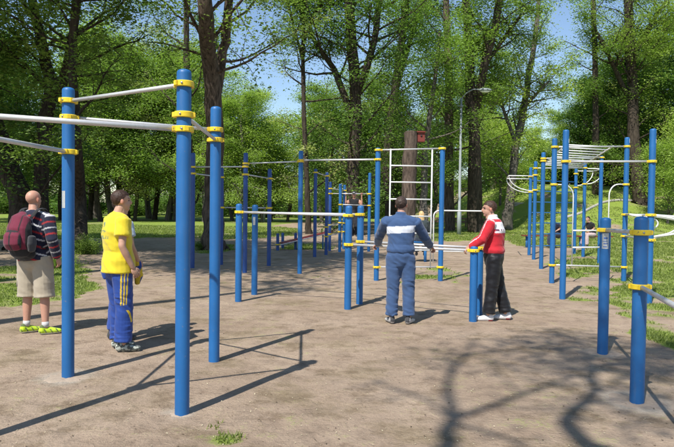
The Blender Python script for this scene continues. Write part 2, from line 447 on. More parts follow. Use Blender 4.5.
# grass blades: nobody could count them
rng = np.random.default_rng(5); random.seed(4)
def blades(name, n, y0, y1, size, label, thr, ):
    P = []; tries = 0
    while len(P) < n and tries < n * 12:
        tries += 1
        y = y0 * (y1 / y0) ** (rng.random() ** 0.8); x = (rng.random() * 2 - 1) * (0.62 * y + 1)
        g = grass_at(x, y)
        if g > thr - .12 and rng.random() < max(.03, (g - thr) * 1.6): P.append((x, y, hgt(x, y)))
    P = np.array(P); k = len(P)
    a = rng.random(k) * 2 * PI; hh = size * (0.5 + rng.random(k)); ww = hh * 0.12 + 0.0006 * P[:, 1]
    lean = (rng.random((k, 2)) - .5) * hh[:, None] * 1.3
    u = np.stack([np.cos(a) * ww, np.sin(a) * ww, np.zeros(k)], 1)
    V = np.stack([P - u, P + u, P + np.concatenate([lean, hh[:, None]], 1)], 1).reshape(-1, 3)
    me = fast_mesh(name, V, np.arange(3 * k).reshape(-1, 3)); fattr(me, 'leaf', np.repeat(rng.random(k), 3))
    tag(link(name, me, 'grass', None, False), label, 'grass', None, 'stuff')
blades('grass', 36000, 3.6, 16, 0.032, 'short green grass tufts growing through the bare earth of the yard', 0.36)
blades('grass', 110000, 16, 48, 0.062, 'sunlit green lawn grass beyond the exercise yard and on the bank', 0.45)
# fallen petals and crumbs of earth
k = 5200; yy = 3.6 * (24 / 3.6) ** rng.random(k); xx = (rng.random(k) * 2 - 1) * (0.6 * yy + .5)
sz = 0.003 + 0.005 * rng.random(k)**2; a = rng.random(k) * 6.28
c0 = np.stack([xx, yy, np.array([hgt(x, y) for x, y in zip(xx, yy)]) + 0.006], 1)
u = np.stack([np.cos(a) * sz, np.sin(a) * sz, rng.random(k) * sz * .6], 1); v = np.stack([-np.sin(a) * sz, np.cos(a) * sz, -rng.random(k) * sz * .4], 1) * .8
V = np.stack([c0 - u, c0 - v, c0 + u, c0 + v], 1).reshape(-1, 3)
me = fast_mesh('litter', V, np.arange(4 * k).reshape(-1, 4))
tag(link('litter', me, plain('litter_mat', (0.42, 0.36, 0.24), 0.8, 0, 0.5, 2.0), None, False), 'pale fallen petals and crumbs scattered over the bare earth', 'litter', None, 'stuff')

k = 900; yy = 3.6 * (20 / 3.6) ** rng.random(k); xx = (rng.random(k) * 2 - 1) * (0.6 * yy + .5); V = []; Fq = []
for i in range(k):
    x, y = xx[i], yy[i]; a = rng.random() * 6.28; L = .012 + .05 * rng.random() ** 3; wv = .0012 + .0014 * rng.random(); z = hgt(x, y) + .004
    if i % 3: L = .005 + .006 * rng.random(); wv = L * .55
    d_ = np.array([math.cos(a), math.sin(a), 0]); n_ = np.array([-math.sin(a), math.cos(a), 0]); c_ = np.array([x, y, z]); b0 = len(V)
    h_ = .004 if not i % 3 else .003 + .006 * rng.random()
    V += [c_ - d_ * L - n_ * wv, c_ - d_ * L * .2 - n_ * wv * 1.3 + [0, 0, h_], c_ + d_ * L, c_ + n_ * wv + [0, 0, h_ * .5]]; Fq.append((b0, b0 + 1, b0 + 2, b0 + 3))
me = fast_mesh('dry_litter', np.array(V), Fq)
tag(link('dry_litter', me, plain('dry_litter_mat', (0.11, 0.075, 0.045), 0.85, 0, 0.5, 3.0), None, False), 'brown twigs, dry leaves and scraps of bark scattered over the earth', 'litter', None, 'stuff')
M['footing'] = plain('worn_concrete', (0.335, 0.270, 0.212), 0.95, 0, 0.28, 24, 0.9, 0.15)
def footing(px, py, r, lab, seed):
    g = G(px, py); bm = bmesh.new(); n = 44; rows = []
    for f, z in ((1.0, -.03), (.985, -.003), (.90, .003), (.5, .006), (.02, .008)):
        rows.append([bm.verts.new((g.x + r * f * (1 + .22 * noise.noise(Vector((math.cos(a) * 1.3, math.sin(a) * 1.3, seed))) + (.17 * noise.noise(Vector((math.cos(a) * 5, math.sin(a) * 5, seed))) if f > .6 else 0)) * math.cos(a),
                                   g.y + r * .9 * f * (1 + .22 * noise.noise(Vector((math.cos(a) * 1.3, math.sin(a) * 1.3, seed))) + (.17 * noise.noise(Vector((math.cos(a) * 5, math.sin(a) * 5, seed))) if f > .6 else 0)) * math.sin(a),
                                   hgt(g.x, g.y) + z + (.006 * noise.noise(Vector((math.cos(a) * 3, math.sin(a) * 3 + f * 4, seed))) if z > -.01 else 0))) for a in [2 * PI * i / n for i in range(n)]])
    for a_, b_ in zip(rows, rows[1:]):
        for i in range(n): bm.faces.new((a_[i], a_[(i + 1) % n], b_[(i + 1) % n], b_[i]))
    bm.faces.new(rows[-1]); me = bpy.data.meshes.new('concrete_footing'); bm.to_mesh(me); bm.free()
    tag(link('concrete_footing', me, 'footing'), lab, None, None, 'structure')
footing(637, 401, .29, 'worn concrete footing round the right foreground post', 1.5)
footing(602, 353, .19, 'worn concrete footing round the second right post', 4.5)
footing(68, 377, .21, 'worn concrete footing round the leftmost tall post', 7.5)
footing(182, 413, .10, 'small worn concrete footing under the nearest tall post', 9.5)

# ------------------------------------------------------------------ the exercise rigs
PR = 0.055
class Post:
    def __init__(s, rig, px, by, ty, top_px=None, r=PR, X=None, Y=None, z=None, mat='blue', foot=True):
        if X is None:
            g = G(px, by); X, Y = g.x, g.y
        s.x, s.y, s.r, s.rig = X, Y, r, rig
        s.h = zat(X, Y, ty) if z is None else z
        g0 = hgt(X, Y) - 0.15
        lean = 0.0
        h = s.h; m = MB()
        m.lathe((X, Y, 0), [(r * .985, g0), (r, g0 + .16), (r, h - .03), (r * .97, h - .015), (r * .80, h - .003), (r * .45, h + .004), (r * .05, h + .006)], 24)
        s.o = m.build('post', mat, rig)
        sharp(s.o.data, 50)
        # welded foot ring half buried in the earth
    def P(s, z): return Vector((s.x, s.y, z))
    def z(s, py): return zat(s.x, s.y, py)
    def clamp(s, z, to=None, h=0.046, both=False):
        """yellow two-piece clamp at height z, its lug turned to the bar"""
        ro = s.r + 0.021; ri = s.r + 0.001; m = MB()
        m.lathe((s.x, s.y, z), [(ri, -h / 2 + .002), (ro - .006, -h / 2), (ro, -h / 2 + .006), (ro, h / 2 - .006), (ro - .006, h / 2), (ri, h / 2 - .002)], 24)
        dirs = []
        if to is not None:
            for q in (to if isinstance(to, (list, tuple)) else [to]):
                d = Vector((q.x - s.x, q.y - s.y, 0)).normalized(); dirs.append(d)
        else: dirs.append(Vector((1, 0, 0)))
        d = dirs[0]; side = Vector((-d.y, d.x, 0))
        for q in dirs:
            rot = Matrix(((q.x, -q.y, 0), (q.y, q.x, 0), (0, 0, 1)))
            m.box(Vector((s.x, s.y, z)) + q * (s.r + .022), (0.030, 0.058, h * .9), rot, .004)
        for sg in (-1, 1):
            rot = Matrix(((side.x, -side.y, 0), (side.y, side.x, 0), (0, 0, 1)))
            m.box(Vector((s.x, s.y, z)) + side * sg * (s.r + .020), (0.026, 0.036, h * .86), rot, .004)
        o = m.build('clamp', 'yellow', s.o); sharp(o.data, 40)
        if s.y < 16:
            b = MB(); q = Vector((-0.2 * d.x - .15, -1, 0)).normalized()
            base = Vector((s.x, s.y, z)) + q * ro
            b.tube([base - q * .006, base + q * .004, base + q * .006], [.0085, .0085, .006], 8)
            b.build('bolt', 'steel', s.o)
        return z
def bar(rig, a, b, name='bar', r=0.0165, mat='bar', inset=0.05, bend=0.0, segs=2):
    a = Vector(a); b = Vector(b); d = (b - a).normalized()
    a2, b2 = a + d * inset, b - d * inset
    pts = [a2.lerp(b2, i / segs) - Vector((0, 0, bend * 4 * (i / segs) * (1 - i / segs))) for i in range(segs + 1)]
    return MB().tube(pts, r, 12).build(name, mat, rig)
def link_bar(p, q, zp, zq=None, r=0.0165, clamp=True, mat='bar', name='bar', bend=0.0):
    zq = zp if zq is None else zq
    if clamp: p.clamp(zp, q); q.clamp(zq, p)
    return bar(p.rig, p.P(zp), q.P(zq), name, r, mat, bend=bend, segs=2 if not bend else 8)
def sticker(p, z0, z1, ang, half, mat='label', label=None, name='sticker'):
    m = MB(); n = 6; vs = []; fs = []
    r = p.r + .0018
    for j in range(2):
        for i in range(n + 1):
            a = ang - half + 2 * half * i / n; vs.append((p.x + r * math.cos(a), p.y + r * math.sin(a), (z0, z1)[j]))
    for j in range(2):
        for i in range(n + 1):
            a = ang - half + 2 * half * i / n; rr = p.r - .001; vs.append((p.x + rr * math.cos(a), p.y + rr * math.sin(a), (z0, z1)[j]))
    k = n + 1
    for i in range(n):
        fs.append((i, i + 1, i + 1 + k, i + k)); fs.append((i + 2 * k, i, i + k, i + 3 * k))
    m.add(vs, fs); o = m.build(name, mat, p.o)
    if label: o['label'] = label
    return o

# --- front left frame
rig = thing('pull_up_frame', G(140, 392), 'tall blue pull-up frame nearest the camera at left, with slanting pale bars in yellow clamps', 'pull-up bars')
A = Post(rig, 182, 414, 70); B = Post(rig, 214, 361, 107); Cc = Post(rig, 68, 377, 88)
Dp = Post(rig, 0, 0, 0, X=-2.50, Y=4.02, z=2.70)
Dp.h = 2.70
zA1 = A.z(84.5); zC1 = Cc.z(101); A.clamp(zA1, Cc); Cc.clamp(zC1, A)
bar(rig, A.P(zA1), Cc.P(zC1), r=.0165)
z = A.z(115); z2 = B.z(140); A.clamp(z, B); B.clamp(z2, A); bar(rig, A.P(z), B.P(z2))
z = A.z(129.5); A.clamp(z, Dp); Dp.clamp(z, A); bar(rig, A.P(z), Dp.P(z - .0), r=.019)
z = Cc.z(117.5); z2 = B.z(129.8); Cc.clamp(z, B); B.clamp(z2, Cc); bar(rig, Cc.P(z), B.P(z2))
z = Cc.z(152); Cc.clamp(z, Dp); Dp.clamp(2.13, Cc); bar(rig, Cc.P(z), Dp.P(z - .01), r=.019)
sticker(Cc, Cc.z(208), Cc.z(191), math.radians(-115), 0.35, label='small pale notice sticker')

# --- central parallel bars
rig = thing('parallel_bars', G(300, 305), 'two joined sets of blue-posted parallel bars with pale rails between the two men', 'parallel bars')
R1 = Post(rig, 238.3, 301.5, 204); R2 = Post(rig, 254.3, 294.5, 205); R3p = Post(rig, 347.6, 309, 206); R4 = Post(rig, 359.4, 304, 206)
R5 = Post(rig, 472.8, 322, 246); R6 = Post(rig, 478.6, 315.5, 247)
link_bar(R1, R3p, R1.z(212), R3p.z(215.5), r=.019)
link_bar(R2, R4, R2.z(212.5), R4.z(214.5), r=.019)
link_bar(R3p, R5, R3p.z(244.5), R5.z(250.5), r=.019)
link_bar(R4, R6, R4.z(241.5), R6.z(248), r=.019)
ZBAR = (R3p.z(244.5) + R5.z(250.5)) / 2
sticker(R2, R2.z(225), R2.z(217), math.radians(-100), 0.4, label='small pale notice sticker')

# --- back left frame with wall ladder
rig = thing('high_bar_frame', G(290, 272), 'long blue frame of high pull-up bars with a white ladder, behind the parallel bars', 'pull-up bars')
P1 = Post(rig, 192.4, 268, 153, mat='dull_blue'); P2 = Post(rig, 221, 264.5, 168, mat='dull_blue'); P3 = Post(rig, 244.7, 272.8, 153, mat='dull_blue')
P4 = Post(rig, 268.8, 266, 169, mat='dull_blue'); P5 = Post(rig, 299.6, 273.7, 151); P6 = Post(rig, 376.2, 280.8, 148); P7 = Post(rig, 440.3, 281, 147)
link_bar(P1, P3, P1.z(167), P3.z(166.7)); link_bar(P1, P2, P1.z(173.5), P2.z(177.3))
link_bar(P3, P5, P3.z(163.5), P5.z(161.5)); link_bar(P3, P4, P3.z(174.5), P4.z(178.5)); link_bar(P2, P4, P2.z(207.5), P4.z(208))
link_bar(P5, P6, P5.z(160.3), P6.z(159.5), r=.020)
zt, zb = P6.z(150), P6.z(267)
link_bar(P6, P7, zt, P7.z(148.5)); link_bar(P6, P7, zb, P7.z(267))
def lad(px):
    f = (px - 376.2) / (440.3 - 376.2); return P6.P(0).lerp(P7.P(0), f)
lz0, lz1 = zb, (zt + P7.z(148.5)) / 2
la, lb = lad(388.6), lad(430)
for q in (la, lb): MB().tube([q + Vector((0, 0, lz0)), q + Vector((0, 0, lz1))], .0165, 12).build('ladder_rail', 'white_metal', rig)
nr = 7; rz = [zat(la.x, la.y, y) for y in (165.5, 182, 199, 216, 233, 250)]
for z in rz: MB().tube([la + Vector((0, 0, z)), lb + Vector((0, 0, z))], .0155, 10).build('rung', 'white_metal', rig)

# --- far middle frame
rig = thing('high_bar_frame', G(340, 253), 'distant cluster of slim blue posts with high bars where a man hangs', 'pull-up bars')
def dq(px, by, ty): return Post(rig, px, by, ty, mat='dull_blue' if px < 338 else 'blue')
Q1 = dq(314.6, 257, 169); Q2 = dq(326, 255, 172.5); Q3 = dq(329.5, 251, 182); Q4 = dq(339.6, 252, 184); Q5 = dq(343.7, 249, 185); Q6 = dq(368.7, 251.6, 173)
link_bar(Q1, Q2, Q1.z(172.5), Q2.z(176)); link_bar(Q3, Q5, Q3.z(188.5), Q5.z(190.5)); 
zq = Q3.z(193.6); link_bar(Q3, Q6, zq, Q6.z(193.8)); link_bar(Q4, Q6, Q4.z(204.5), Q6.z(205.5))
for p, l in ((Q2, (227, 236.5)), (Q3, (225, 234)), (Q4, (222.7, 231.6)), (Q5, (223, 231.6))):
    for y in l: p.clamp(p.z(y), Q6)
for y in (225, 235): bar(rig, Q2.P(Q2.z(y + 1.5)), Q4.P(Q4.z(y - 2)))

# --- red sloping sit-up bench
c0 = G(277.5, 250.5)
rig = thing('sit_up_bench', c0, 'low red sloping sit-up board on short blue posts beside the far frame', 'exercise bench')
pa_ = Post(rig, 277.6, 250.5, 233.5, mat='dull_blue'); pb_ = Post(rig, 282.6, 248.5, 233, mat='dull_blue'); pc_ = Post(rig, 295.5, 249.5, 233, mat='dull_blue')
s0 = pa_.P(pa_.z(244.5)); s1 = Vector((G(326, 249).x, s0.y + 1.2, zat(G(326, 249).x, s0.y + 1.2, 233)))
d = (s1 - s0).normalized(); sd_ = Vector((-d.y, d.x, 0)).normalized(); up = d.cross(sd_)
rot = Matrix((d, sd_, up)).transposed()
for k in (-1, 0, 1):
    MB().box((s0 + s1) / 2 + sd_ * k * .13 + up * 0.02 + d * .15, ((s1 - s0).length, .115, .035), rot, .006).build('board', 'red_board', rig, False)
for k in (-1, 1):
    MB().tube([s0 + sd_ * k * .2, s1 + sd_ * k * .2], .018, 8).build('rail', 'bar', rig)
pa_.clamp(s0.z, pb_)
MB().tube([s1 - d * .15, Vector((s1.x, s1.y, -.1)) - d * .15], .03, 10).build('leg', 'blue', rig)

# --- white hoop bar behind the second ladder post
c0 = G(433, 263)
rig = thing('low_hoop_bar', c0, 'low white tubular hoop with rounded corners behind the ladder post', 'exercise bar')
Yh = c0.y; zz = zat(c0.x, Yh, 210.5); xr = atY(489, 211, Yh).x; rc = .16
pts = [Vector((c0.x, Yh, -.1)), Vector((c0.x, Yh, zz - rc))]
pts += [Vector((c0.x + rc - rc * math.cos(a), Yh, zz - rc + rc * math.sin(a))) for a in [PI / 2 * i / 6 for i in range(1, 7)]]
pts += [Vector((xr - rc + rc * math.sin(a), Yh, zz - rc + rc * math.cos(a))) for a in [PI / 2 * i / 6 for i in range(0, 7)]] + [Vector((xr, Yh, -.1))]
MB().tube(pts, .021, 10).build('hoop', 'white_metal', rig)
bar(rig, (c0.x, Yh, .35), (xr, Yh, .35), 'cross_bar', .014, 'white_metal', 0.0)

# --- front right dip bars
rig = thing('dip_bars', G(620, 380), 'two thick short blue posts in the right foreground joined by a grey bar', 'dip bars')
S1 = Post(rig, 602.4, 354, 218, r=.057); S2 = Post(rig, 636.8, 402.5, 217, r=.057)
link_bar(S1, S2, S1.z(230), S2.z(232.5), r=.020)
S3 = Post(rig, 0, 0, 0, X=S2.x + 1.1 * (S2.x - S1.x), Y=S2.y + 1.1 * (S2.y - S1.y), z=1.45, r=.057)
z = S2.z(286.5); S2.clamp(z, S3); S3.clamp(z, S2); bar(rig, S2.P(z), S3.P(z), r=.020)
sticker(S1, S1.z(248.5), S1.z(233), math.radians(-112), 0.62, label='silver plate with worn blue printing')
for i, (h0, h1) in enumerate(((.10, .16), (.3, .36), (.46, .50), (.62, .74))):
    zz0, zz1 = S1.z(248.5), S1.z(233)
    s = sticker(S1, zz0 + (zz1 - zz0) * h0, zz0 + (zz1 - zz0) * h1, math.radians(-112 + (4 if i % 2 else -2)), 0.34 + .05 * (i % 3), 'label_print', name='printed_line')
    s.scale = (1, 1, 1); 
    for v in s.data.vertices:
        q = Vector((v.co.x - (S1.x - rig.location.x), v.co.y - (S1.y - rig.location.y), 0)); v.co += q.normalized() * .0015

# --- right rig: monkey bars, wall bars, dip hoops
rig = thing('climbing_rig', G(570, 275), 'large blue climbing rig at right with white overhead monkey bars and wall ladder', 'climbing frame')
T1 = Post(rig, 562.3, 299, 130); T2 = Post(rig, 551.6, 283, 138.5); T3 = Post(rig, 541, 269, 152.5); T4 = Post(rig, 533.6, 259.5, 161.5)
T5 = Post(rig, 529, 255, 167.5); T6 = Post(rig, 648.5, 303, 129); T7 = Post(rig, 623.6, 281, 137.5); T8 = Post(rig, 599, 264.5, 156)
T9 = Post(rig, 583, 257, 161.5); T10 = Post(rig, 574.2, 254, 167.5)
link_bar(T1, T6, T1.z(161.5), T6.z(161.5), r=.019)
link_bar(T2, T7, T2.z(147), T7.z(146.5), r=.019)
link_bar(T3, T8, T3.z(158.5), T8.z(157.5), r=.019)
link_bar(T4, T9, T4.z(168.2), T9.z(168), r=.019)
T3.clamp(T3.z(161), T8)
# overhead ladder: side rails from the T2-T7 bar back to the T4-T9 bar, rungs between
zf = (T2.z(147) + T7.z(146.5)) / 2 + .035; zr = (T4.z(168.2) + T9.z(168)) / 2 + .035
fa = T2.P(zf).lerp(T7.P(zf), .17); fb = T2.P(zf).lerp(T7.P(zf), .80)
ra_ = T4.P(zr).lerp(T9.P(zr), .12); rb_ = T4.P(zr).lerp(T9.P(zr), .86)
for a, b in ((fa, ra_), (fb, rb_)): MB().tube([a, b], .017, 10).build('ladder_rail', 'white_metal', rig)
for i in range(11):
    f = (i + .3) / 11.0; MB().tube([fa.lerp(ra_, f), fb.lerp(rb_, f)], .0155, 10).build('rung', 'white_metal', rig)
# wall bars between T5 and T10
for y in (180.5, 191, 202, 212.5, 223, 234, 246):
    a, b = T5.P(T5.z(y)), T10.P(T5.z(y)); MB().tube([a, b], .018, 8).build('rung', 'blue', rig)
for y in (184, 196, 222, 234.8): 
    pass
T5.clamp(T5.z(192), T10); T10.clamp(T10.z(173.7), T9); T10.clamp(T10.z(187.5), T9)
T4.clamp(T4.z(175), T3); T4.clamp(T4.z(190), T3); T9.clamp(T9.z(184), T8)
# inner dip frame on T2-T7
z1 = T2.z(184.5); z0 = T2.z(265); T2.clamp(z1, T7); T7.clamp(T7.z(184.5), T2)
link_bar(T2, T7, z0, T7.z(267), r=.018)
uL = T2.P(0).lerp(T7.P(0), (570.8 - 551.6) / 72.0); uR = T2.P(0).lerp(T7.P(0), (606.5 - 551.6) / 72.0)
ux = (T7.P(0) - T2.P(0)).normalized()
def arch(post, u, z, sgn):
    rc = .26; pts = [post.P(z)]
    for i in range(8):
        a = PI / 2 * i / 7; pts.append(u + Vector((0, 0, z - rc)) - ux * sgn * rc * (1 - math.sin(a)) * 1.0 + Vector((0, 0, rc * math.cos(a))))
    pts = [post.P(z)] + [u + ux * (-sgn) * rc * (1 - math.sin(a)) + Vector((0, 0, z - rc + rc * math.cos(a))) for a in [PI / 2 * i / 7 for i in range(8)]] + [u + Vector((0, 0, z0))]
    MB().tube(pts, .0145, 10).build('curved_bar', 'white_metal', rig)
arch(T2, uL, z1, 1); arch(T7, uR, T7.z(184.5), -1)
for y in (230.5, 247.5):
    z = zat(uL.x, uL.y, y); MB().tube([uL + Vector((0, 0, z)), uR + Vector((0, 0, z))], .017, 10).build('rung', 'white_metal', rig)
# curved grips to the left of T4/T5
def grips(p, q, z_top, z_bot, L, n=2, left=True, names='curved_grip'):
    dirx = Vector((-1 if left else 1, 0, 0))
    for s_, e in ((p, 0), (q, 1)):
        a = s_.P(z_top) + dirx * .05; tip = s_.P(z_top) + dirx * L
        low = s_.P(z_bot) + dirx * .05
        pts = [a, tip] + [tip.lerp(low, 0) * 1 for _ in range(0)]
        arc = [Vector((s_.x, s_.y, z_bot)) + dirx * (.05 + (L - .05) * math.cos(u_)) + Vector((0, 0, (z_top - z_bot) * (1 - math.sin(u_)))) for u_ in [PI / 2 * i / 9 for i in range(1, 10)]]
        MB().tube([a, tip] + arc, .016, 8).build(names, 'white_metal', rig)
    MB().tube([p.P(z_top) + dirx * L, q.P(z_top) + dirx * L], .016, 8).build('cross_bar', 'white_metal', rig)
grips(T4, T5, T4.z(176), T4.z(191), .85)
T5.clamp(T5.z(176.5), T4)
xg = [q for q in (T9, T10)]
grips(T9, T10, T9.z(168.5), T9.z(184), .62, left=False)
# grips on the right end of T6/T7
z1 = T6.z(215); z2 = T6.z(240); T6.clamp(z1, T7); T7.clamp(T7.z(214.5), T6); T6.clamp(z2, T7); T7.clamp(T7.z(236), T6)
bar(rig, T6.P(z1), T7.P(T7.z(214.5))); bar(rig, T6.P(z2), T7.P(T7.z(236)))
for k, (dy, L) in enumerate(((0, 1.15), (.9, .95))):
    a = Vector((T6.x, T6.y + dy, z1)); 
    MB().tube(curve([a + Vector((.05, 0, 0)), a + Vector((L * .6, 0, -.04)), a + Vector((L, 0, -.10))], 5), .017, 8).build('curved_grip', 'white_metal', rig)
    for f in (.42, .62):
        MB().tube(curve([a + Vector((L * f * .2, 0, -.01)), a + Vector((L * f * .85, 0, -.07)), a + Vector((L * f, 0, -.19)), a + Vector((L * f * .7, 0, -.31)), a + Vector((.05, 0, -.38))], 6), .0155, 8).build('curved_grip', 'white_metal', rig)
MB().tube([T6.P(z2 + .02), T6.P(z2 + .02) + Vector((1.35, .2, .28))], .017, 8).build('curved_grip', 'white_metal', rig)
for p, y in ((T6, 141), (T7, 141), (T1, 141)):
    sticker(p, p.z(y + 2), p.z(y - 2), math.radians(-25), .35, 'white_metal')

# --- blue bench far right
def bench(px0, px1, py, Y, zt, label, seat='red_wood', name='park_bench'):
    a = atY(px0, py, Y); b_ = atY(px1, py, Y); c = (a + b_) / 2; g0 = hgt(c.x, Y)
    r = thing(name, (c.x, Y, g0), label, 'bench', 'low benches round the yard')
    for k in (-1, 0, 1):
        MB().box((c.x, Y + k * .12, zt), (b_.x - a.x, .10, .04), None, .006).build('slat', seat, r, False)
    n = 4 if b_.x - a.x > 3 else 2
    for i in range(n):
        x = a.x + .2 + (b_.x - a.x - .4) * i / (n - 1)
        MB().tube([(x, Y, g0 - .1), (x, Y, zt - .022)], .045, 10).build('leg', 'blue', r)
        MB().box((x, Y, zt - .035), (.06, .34, .028), None, .004).build('bracket', 'blue', r, False)
    return r
Yb = G(525, 247.5).y
ZB = zat(G(525, 247.5).x, Yb, 235.5)
bench(522, 612, 236, Yb, ZB, 'low red-topped bench on blue legs behind the climbing rig where two people sit')
Yb2 = G(420, 262).y
ZB2 = .60
bench(398, 432, 250, Yb2, ZB2, 'small blue bench behind the ladder where the fair-haired woman sits', 'blue')

# --- street lamps
def lamp(px, by, ty, hx, hy, label, Y=None, pm='grey_pole'):
    Y = Y or G(px, by).y; X = atY(px, 200, Y).x; top = atY(px, ty, Y).z; g0 = hgt(X, Y)
    r = thing('street_lamp', (X, Y, g0), label, 'street lamp', 'street lamps among the trees')
    MB().tube([(X, Y, g0 - .2), (X, Y, g0 + 1.4), (X, Y, g0 + 1.42), (X, Y, top)], [.13, .13, .085, .06], 12).build('pole', pm, r)
    hd = atY(hx, hy, Y); s = 1 if hd.x > X else -1
    MB().tube(curve([(X, Y, top - .05), (X + s * .25, Y, top + .25), ((X + hd.x) / 2, Y, hd.z + .02), (hd.x - s * .2, Y, hd.z)], 5), .035, 8).build('arm', pm, r)
    m = MB(); m.ball(hd, (.42, .17, .12), 16, 10); o = m.build('lamp_head', 'grey_pole', r)
    m = MB(); m.ball(hd - Vector((0, 0, .05)), (.33, .14, .12), 14, 8); m.build('lamp_glass', 'lamp_glass', r)
    MB().box((X, Y, top - .5), (.2, .2, .12), None, .01).build('bracket', 'grey_pole', r)
lamp(459.5, 232, 98, 485, 90, 'grey street lamp right of the ladder, its pole visible down to the lawn', Y=38)
lamp(449.5, 229, 84, 430.5, 75, 'street lamp mostly hidden behind the reddish trunk, its head above the nest box', Y=46.5)
lamp(264.3, 226, 178, 258, 170, 'thin distant grey street lamp between the slim blue posts at left', Y=62)

# ------------------------------------------------------------------ trees
def np_tube(pts, rads, n):
    pts = np.asarray(pts, float); m = len(pts)
    t = np.gradient(pts, axis=0); t /= np.linalg.norm(t, axis=1)[:, None] + 1e-9
    ref = np.array([0.31, 0.95, 0.05]) if abs(t[0, 1]) < .8 else np.array([1.0, 0.05, 0.1])
    u = ref - t * (t @ ref)[:, None]; u /= np.linalg.norm(u, axis=1)[:, None] + 1e-9; v = np.cross(t, u)
    a = 2 * PI * np.arange(n) / n; r = np.asarray(rads, float)[:, None, None]
    P = pts[:, None] + r * (u[:, None] * np.cos(a)[None, :, None] + v[:, None] * np.sin(a)[None, :, None])
    i = np.arange(m - 1)[:, None] * n; k = np.arange(n)[None]
    F = np.stack([i + k, i + (k + 1) % n, i + n + (k + 1) % n, i + n + k], -1).reshape(-1, 4)
    return P.reshape(-1, 3), F
class Wood:
    def __init__(s): s.V = []; s.F = []; s.n = 0
    def tube(s, pts, rads, n):
        P, F = np_tube(pts, rads, n); s.V.append(P); s.F.append(F + s.n); s.n += len(P)
    def mesh(s, name): return fast_mesh(name, np.concatenate(s.V), np.concatenate(s.F))
def wander(rg, p, d, L, n, wob, up):
    pts = [np.array(p, float)]; d = np.array(d, float); d /= np.linalg.norm(d)
    for i in range(n):
        d = d + rg.normal(0, wob, 3) + np.array([0, 0, up]); d /= np.linalg.norm(d)
        pts.append(pts[-1] + d * L / n)
    return np.array(pts)
def smooth_path(P, R, per=4):
    c = curve([tuple(p) for p in P], per); m = len(P)
    rr = np.interp(np.linspace(0, m - 1, len(c)), range(m), R); return np.array([tuple(q) for q in c]), rr
LEAF_N = {'n': 0}
def grow(rg, wood, tips, path, rads, t0, nsub, Lsub, up=.05, droop=0.0, spread=1.0, skip=None, kids=5):
    """limbs, branches and twigs along a stem; the twig points that carry leaves go to tips"""
    m = len(path)
    for i in range(nsub):
        t = t0 + (1 - t0) * (i + rg.random() * .8) / nsub
        f = t * (m - 1); j = min(int(f), m - 2); p = path[j] + (path[j + 1] - path[j]) * (f - j); r = np.interp(f, range(m), rads)
        az = i * 2.4 + rg.normal(0, .5); el = rg.uniform(.15, .9)
        d = np.array([math.cos(az) * math.cos(el), math.sin(az) * math.cos(el) * spread, math.sin(el)])
        L = Lsub * rg.uniform(.65, 1.15) * (1 - .45 * (t - t0) / (1 - t0 + 1e-6))
        b = wander(rg, p, d, L, 6, .16, up - droop)
        rb = max(.012, min(r * .5, .012 + L * .016)); rr = np.linspace(rb, rb * .25, 7)
        wood.tube(b, rr, 5)
        for q in range(kids):
            tt = .25 + .75 * (q + rg.random()) / kids; ff = min(tt, .999) * 6; jj = int(ff); pp = b[jj] + (b[jj + 1] - b[jj]) * (ff - jj)
            dd = (b[jj + 1] - b[jj]); dd = dd / (np.linalg.norm(dd) + 1e-9) + rg.normal(0, .65, 3); dd[2] -= .1
            tw = wander(rg, pp, dd, L * rg.uniform(.28, .5), 4, .22, -.05 - droop)
            wood.tube(tw, np.linspace(max(.008, rb * .35), .004, 5), 3)
            tips.append(tw[1:]); 
        tips.append(b[3:])
def leaves(rg, tips, n, size, sig, name, mat, parent, flat=.45):
    P = np.concatenate(tips); k = len(P)
    w = np.repeat(rg.random(len(tips)) ** 2.4 + .05, [len(q) for q in tips]); w /= w.sum()
    idx = rg.choice(k, n, p=w)
    off = rg.normal(0, 1, (n, 3)) * np.array([sig, sig, sig * flat]); c = P[idx] + off
    a = rg.random(n) * 2 * PI; tilt = rg.normal(0, .75, n)
    u = np.stack([np.cos(a), np.sin(a), np.sin(tilt) * .6], 1); nrm = np.stack([rg.normal(0, .6, n), rg.normal(0, .6, n), np.ones(n)], 1)
    v = np.cross(nrm, u); v /= np.linalg.norm(v, axis=1)[:, None]; u /= np.linalg.norm(u, axis=1)[:, None]
    s = size * rg.uniform(.55, 1.35, n)[:, None]
    bend = -nrm / np.linalg.norm(nrm, axis=1)[:, None] * s * .18
    V = np.stack([c - u * s * .55 + bend, c + v * s * .30, c + u * s * .55 + bend, c - v * s * .30], 1).reshape(-1, 3)
    me = fast_mesh(name, V, np.arange(4 * n).reshape(-1, 4))
    cl = rg.random(k)[idx] * .45 + rg.random(n) * .55
    fattr(me, 'leaf', np.repeat(cl, 4))
    LEAF_N['n'] += n
    return link(name, me, mat, parent, False)

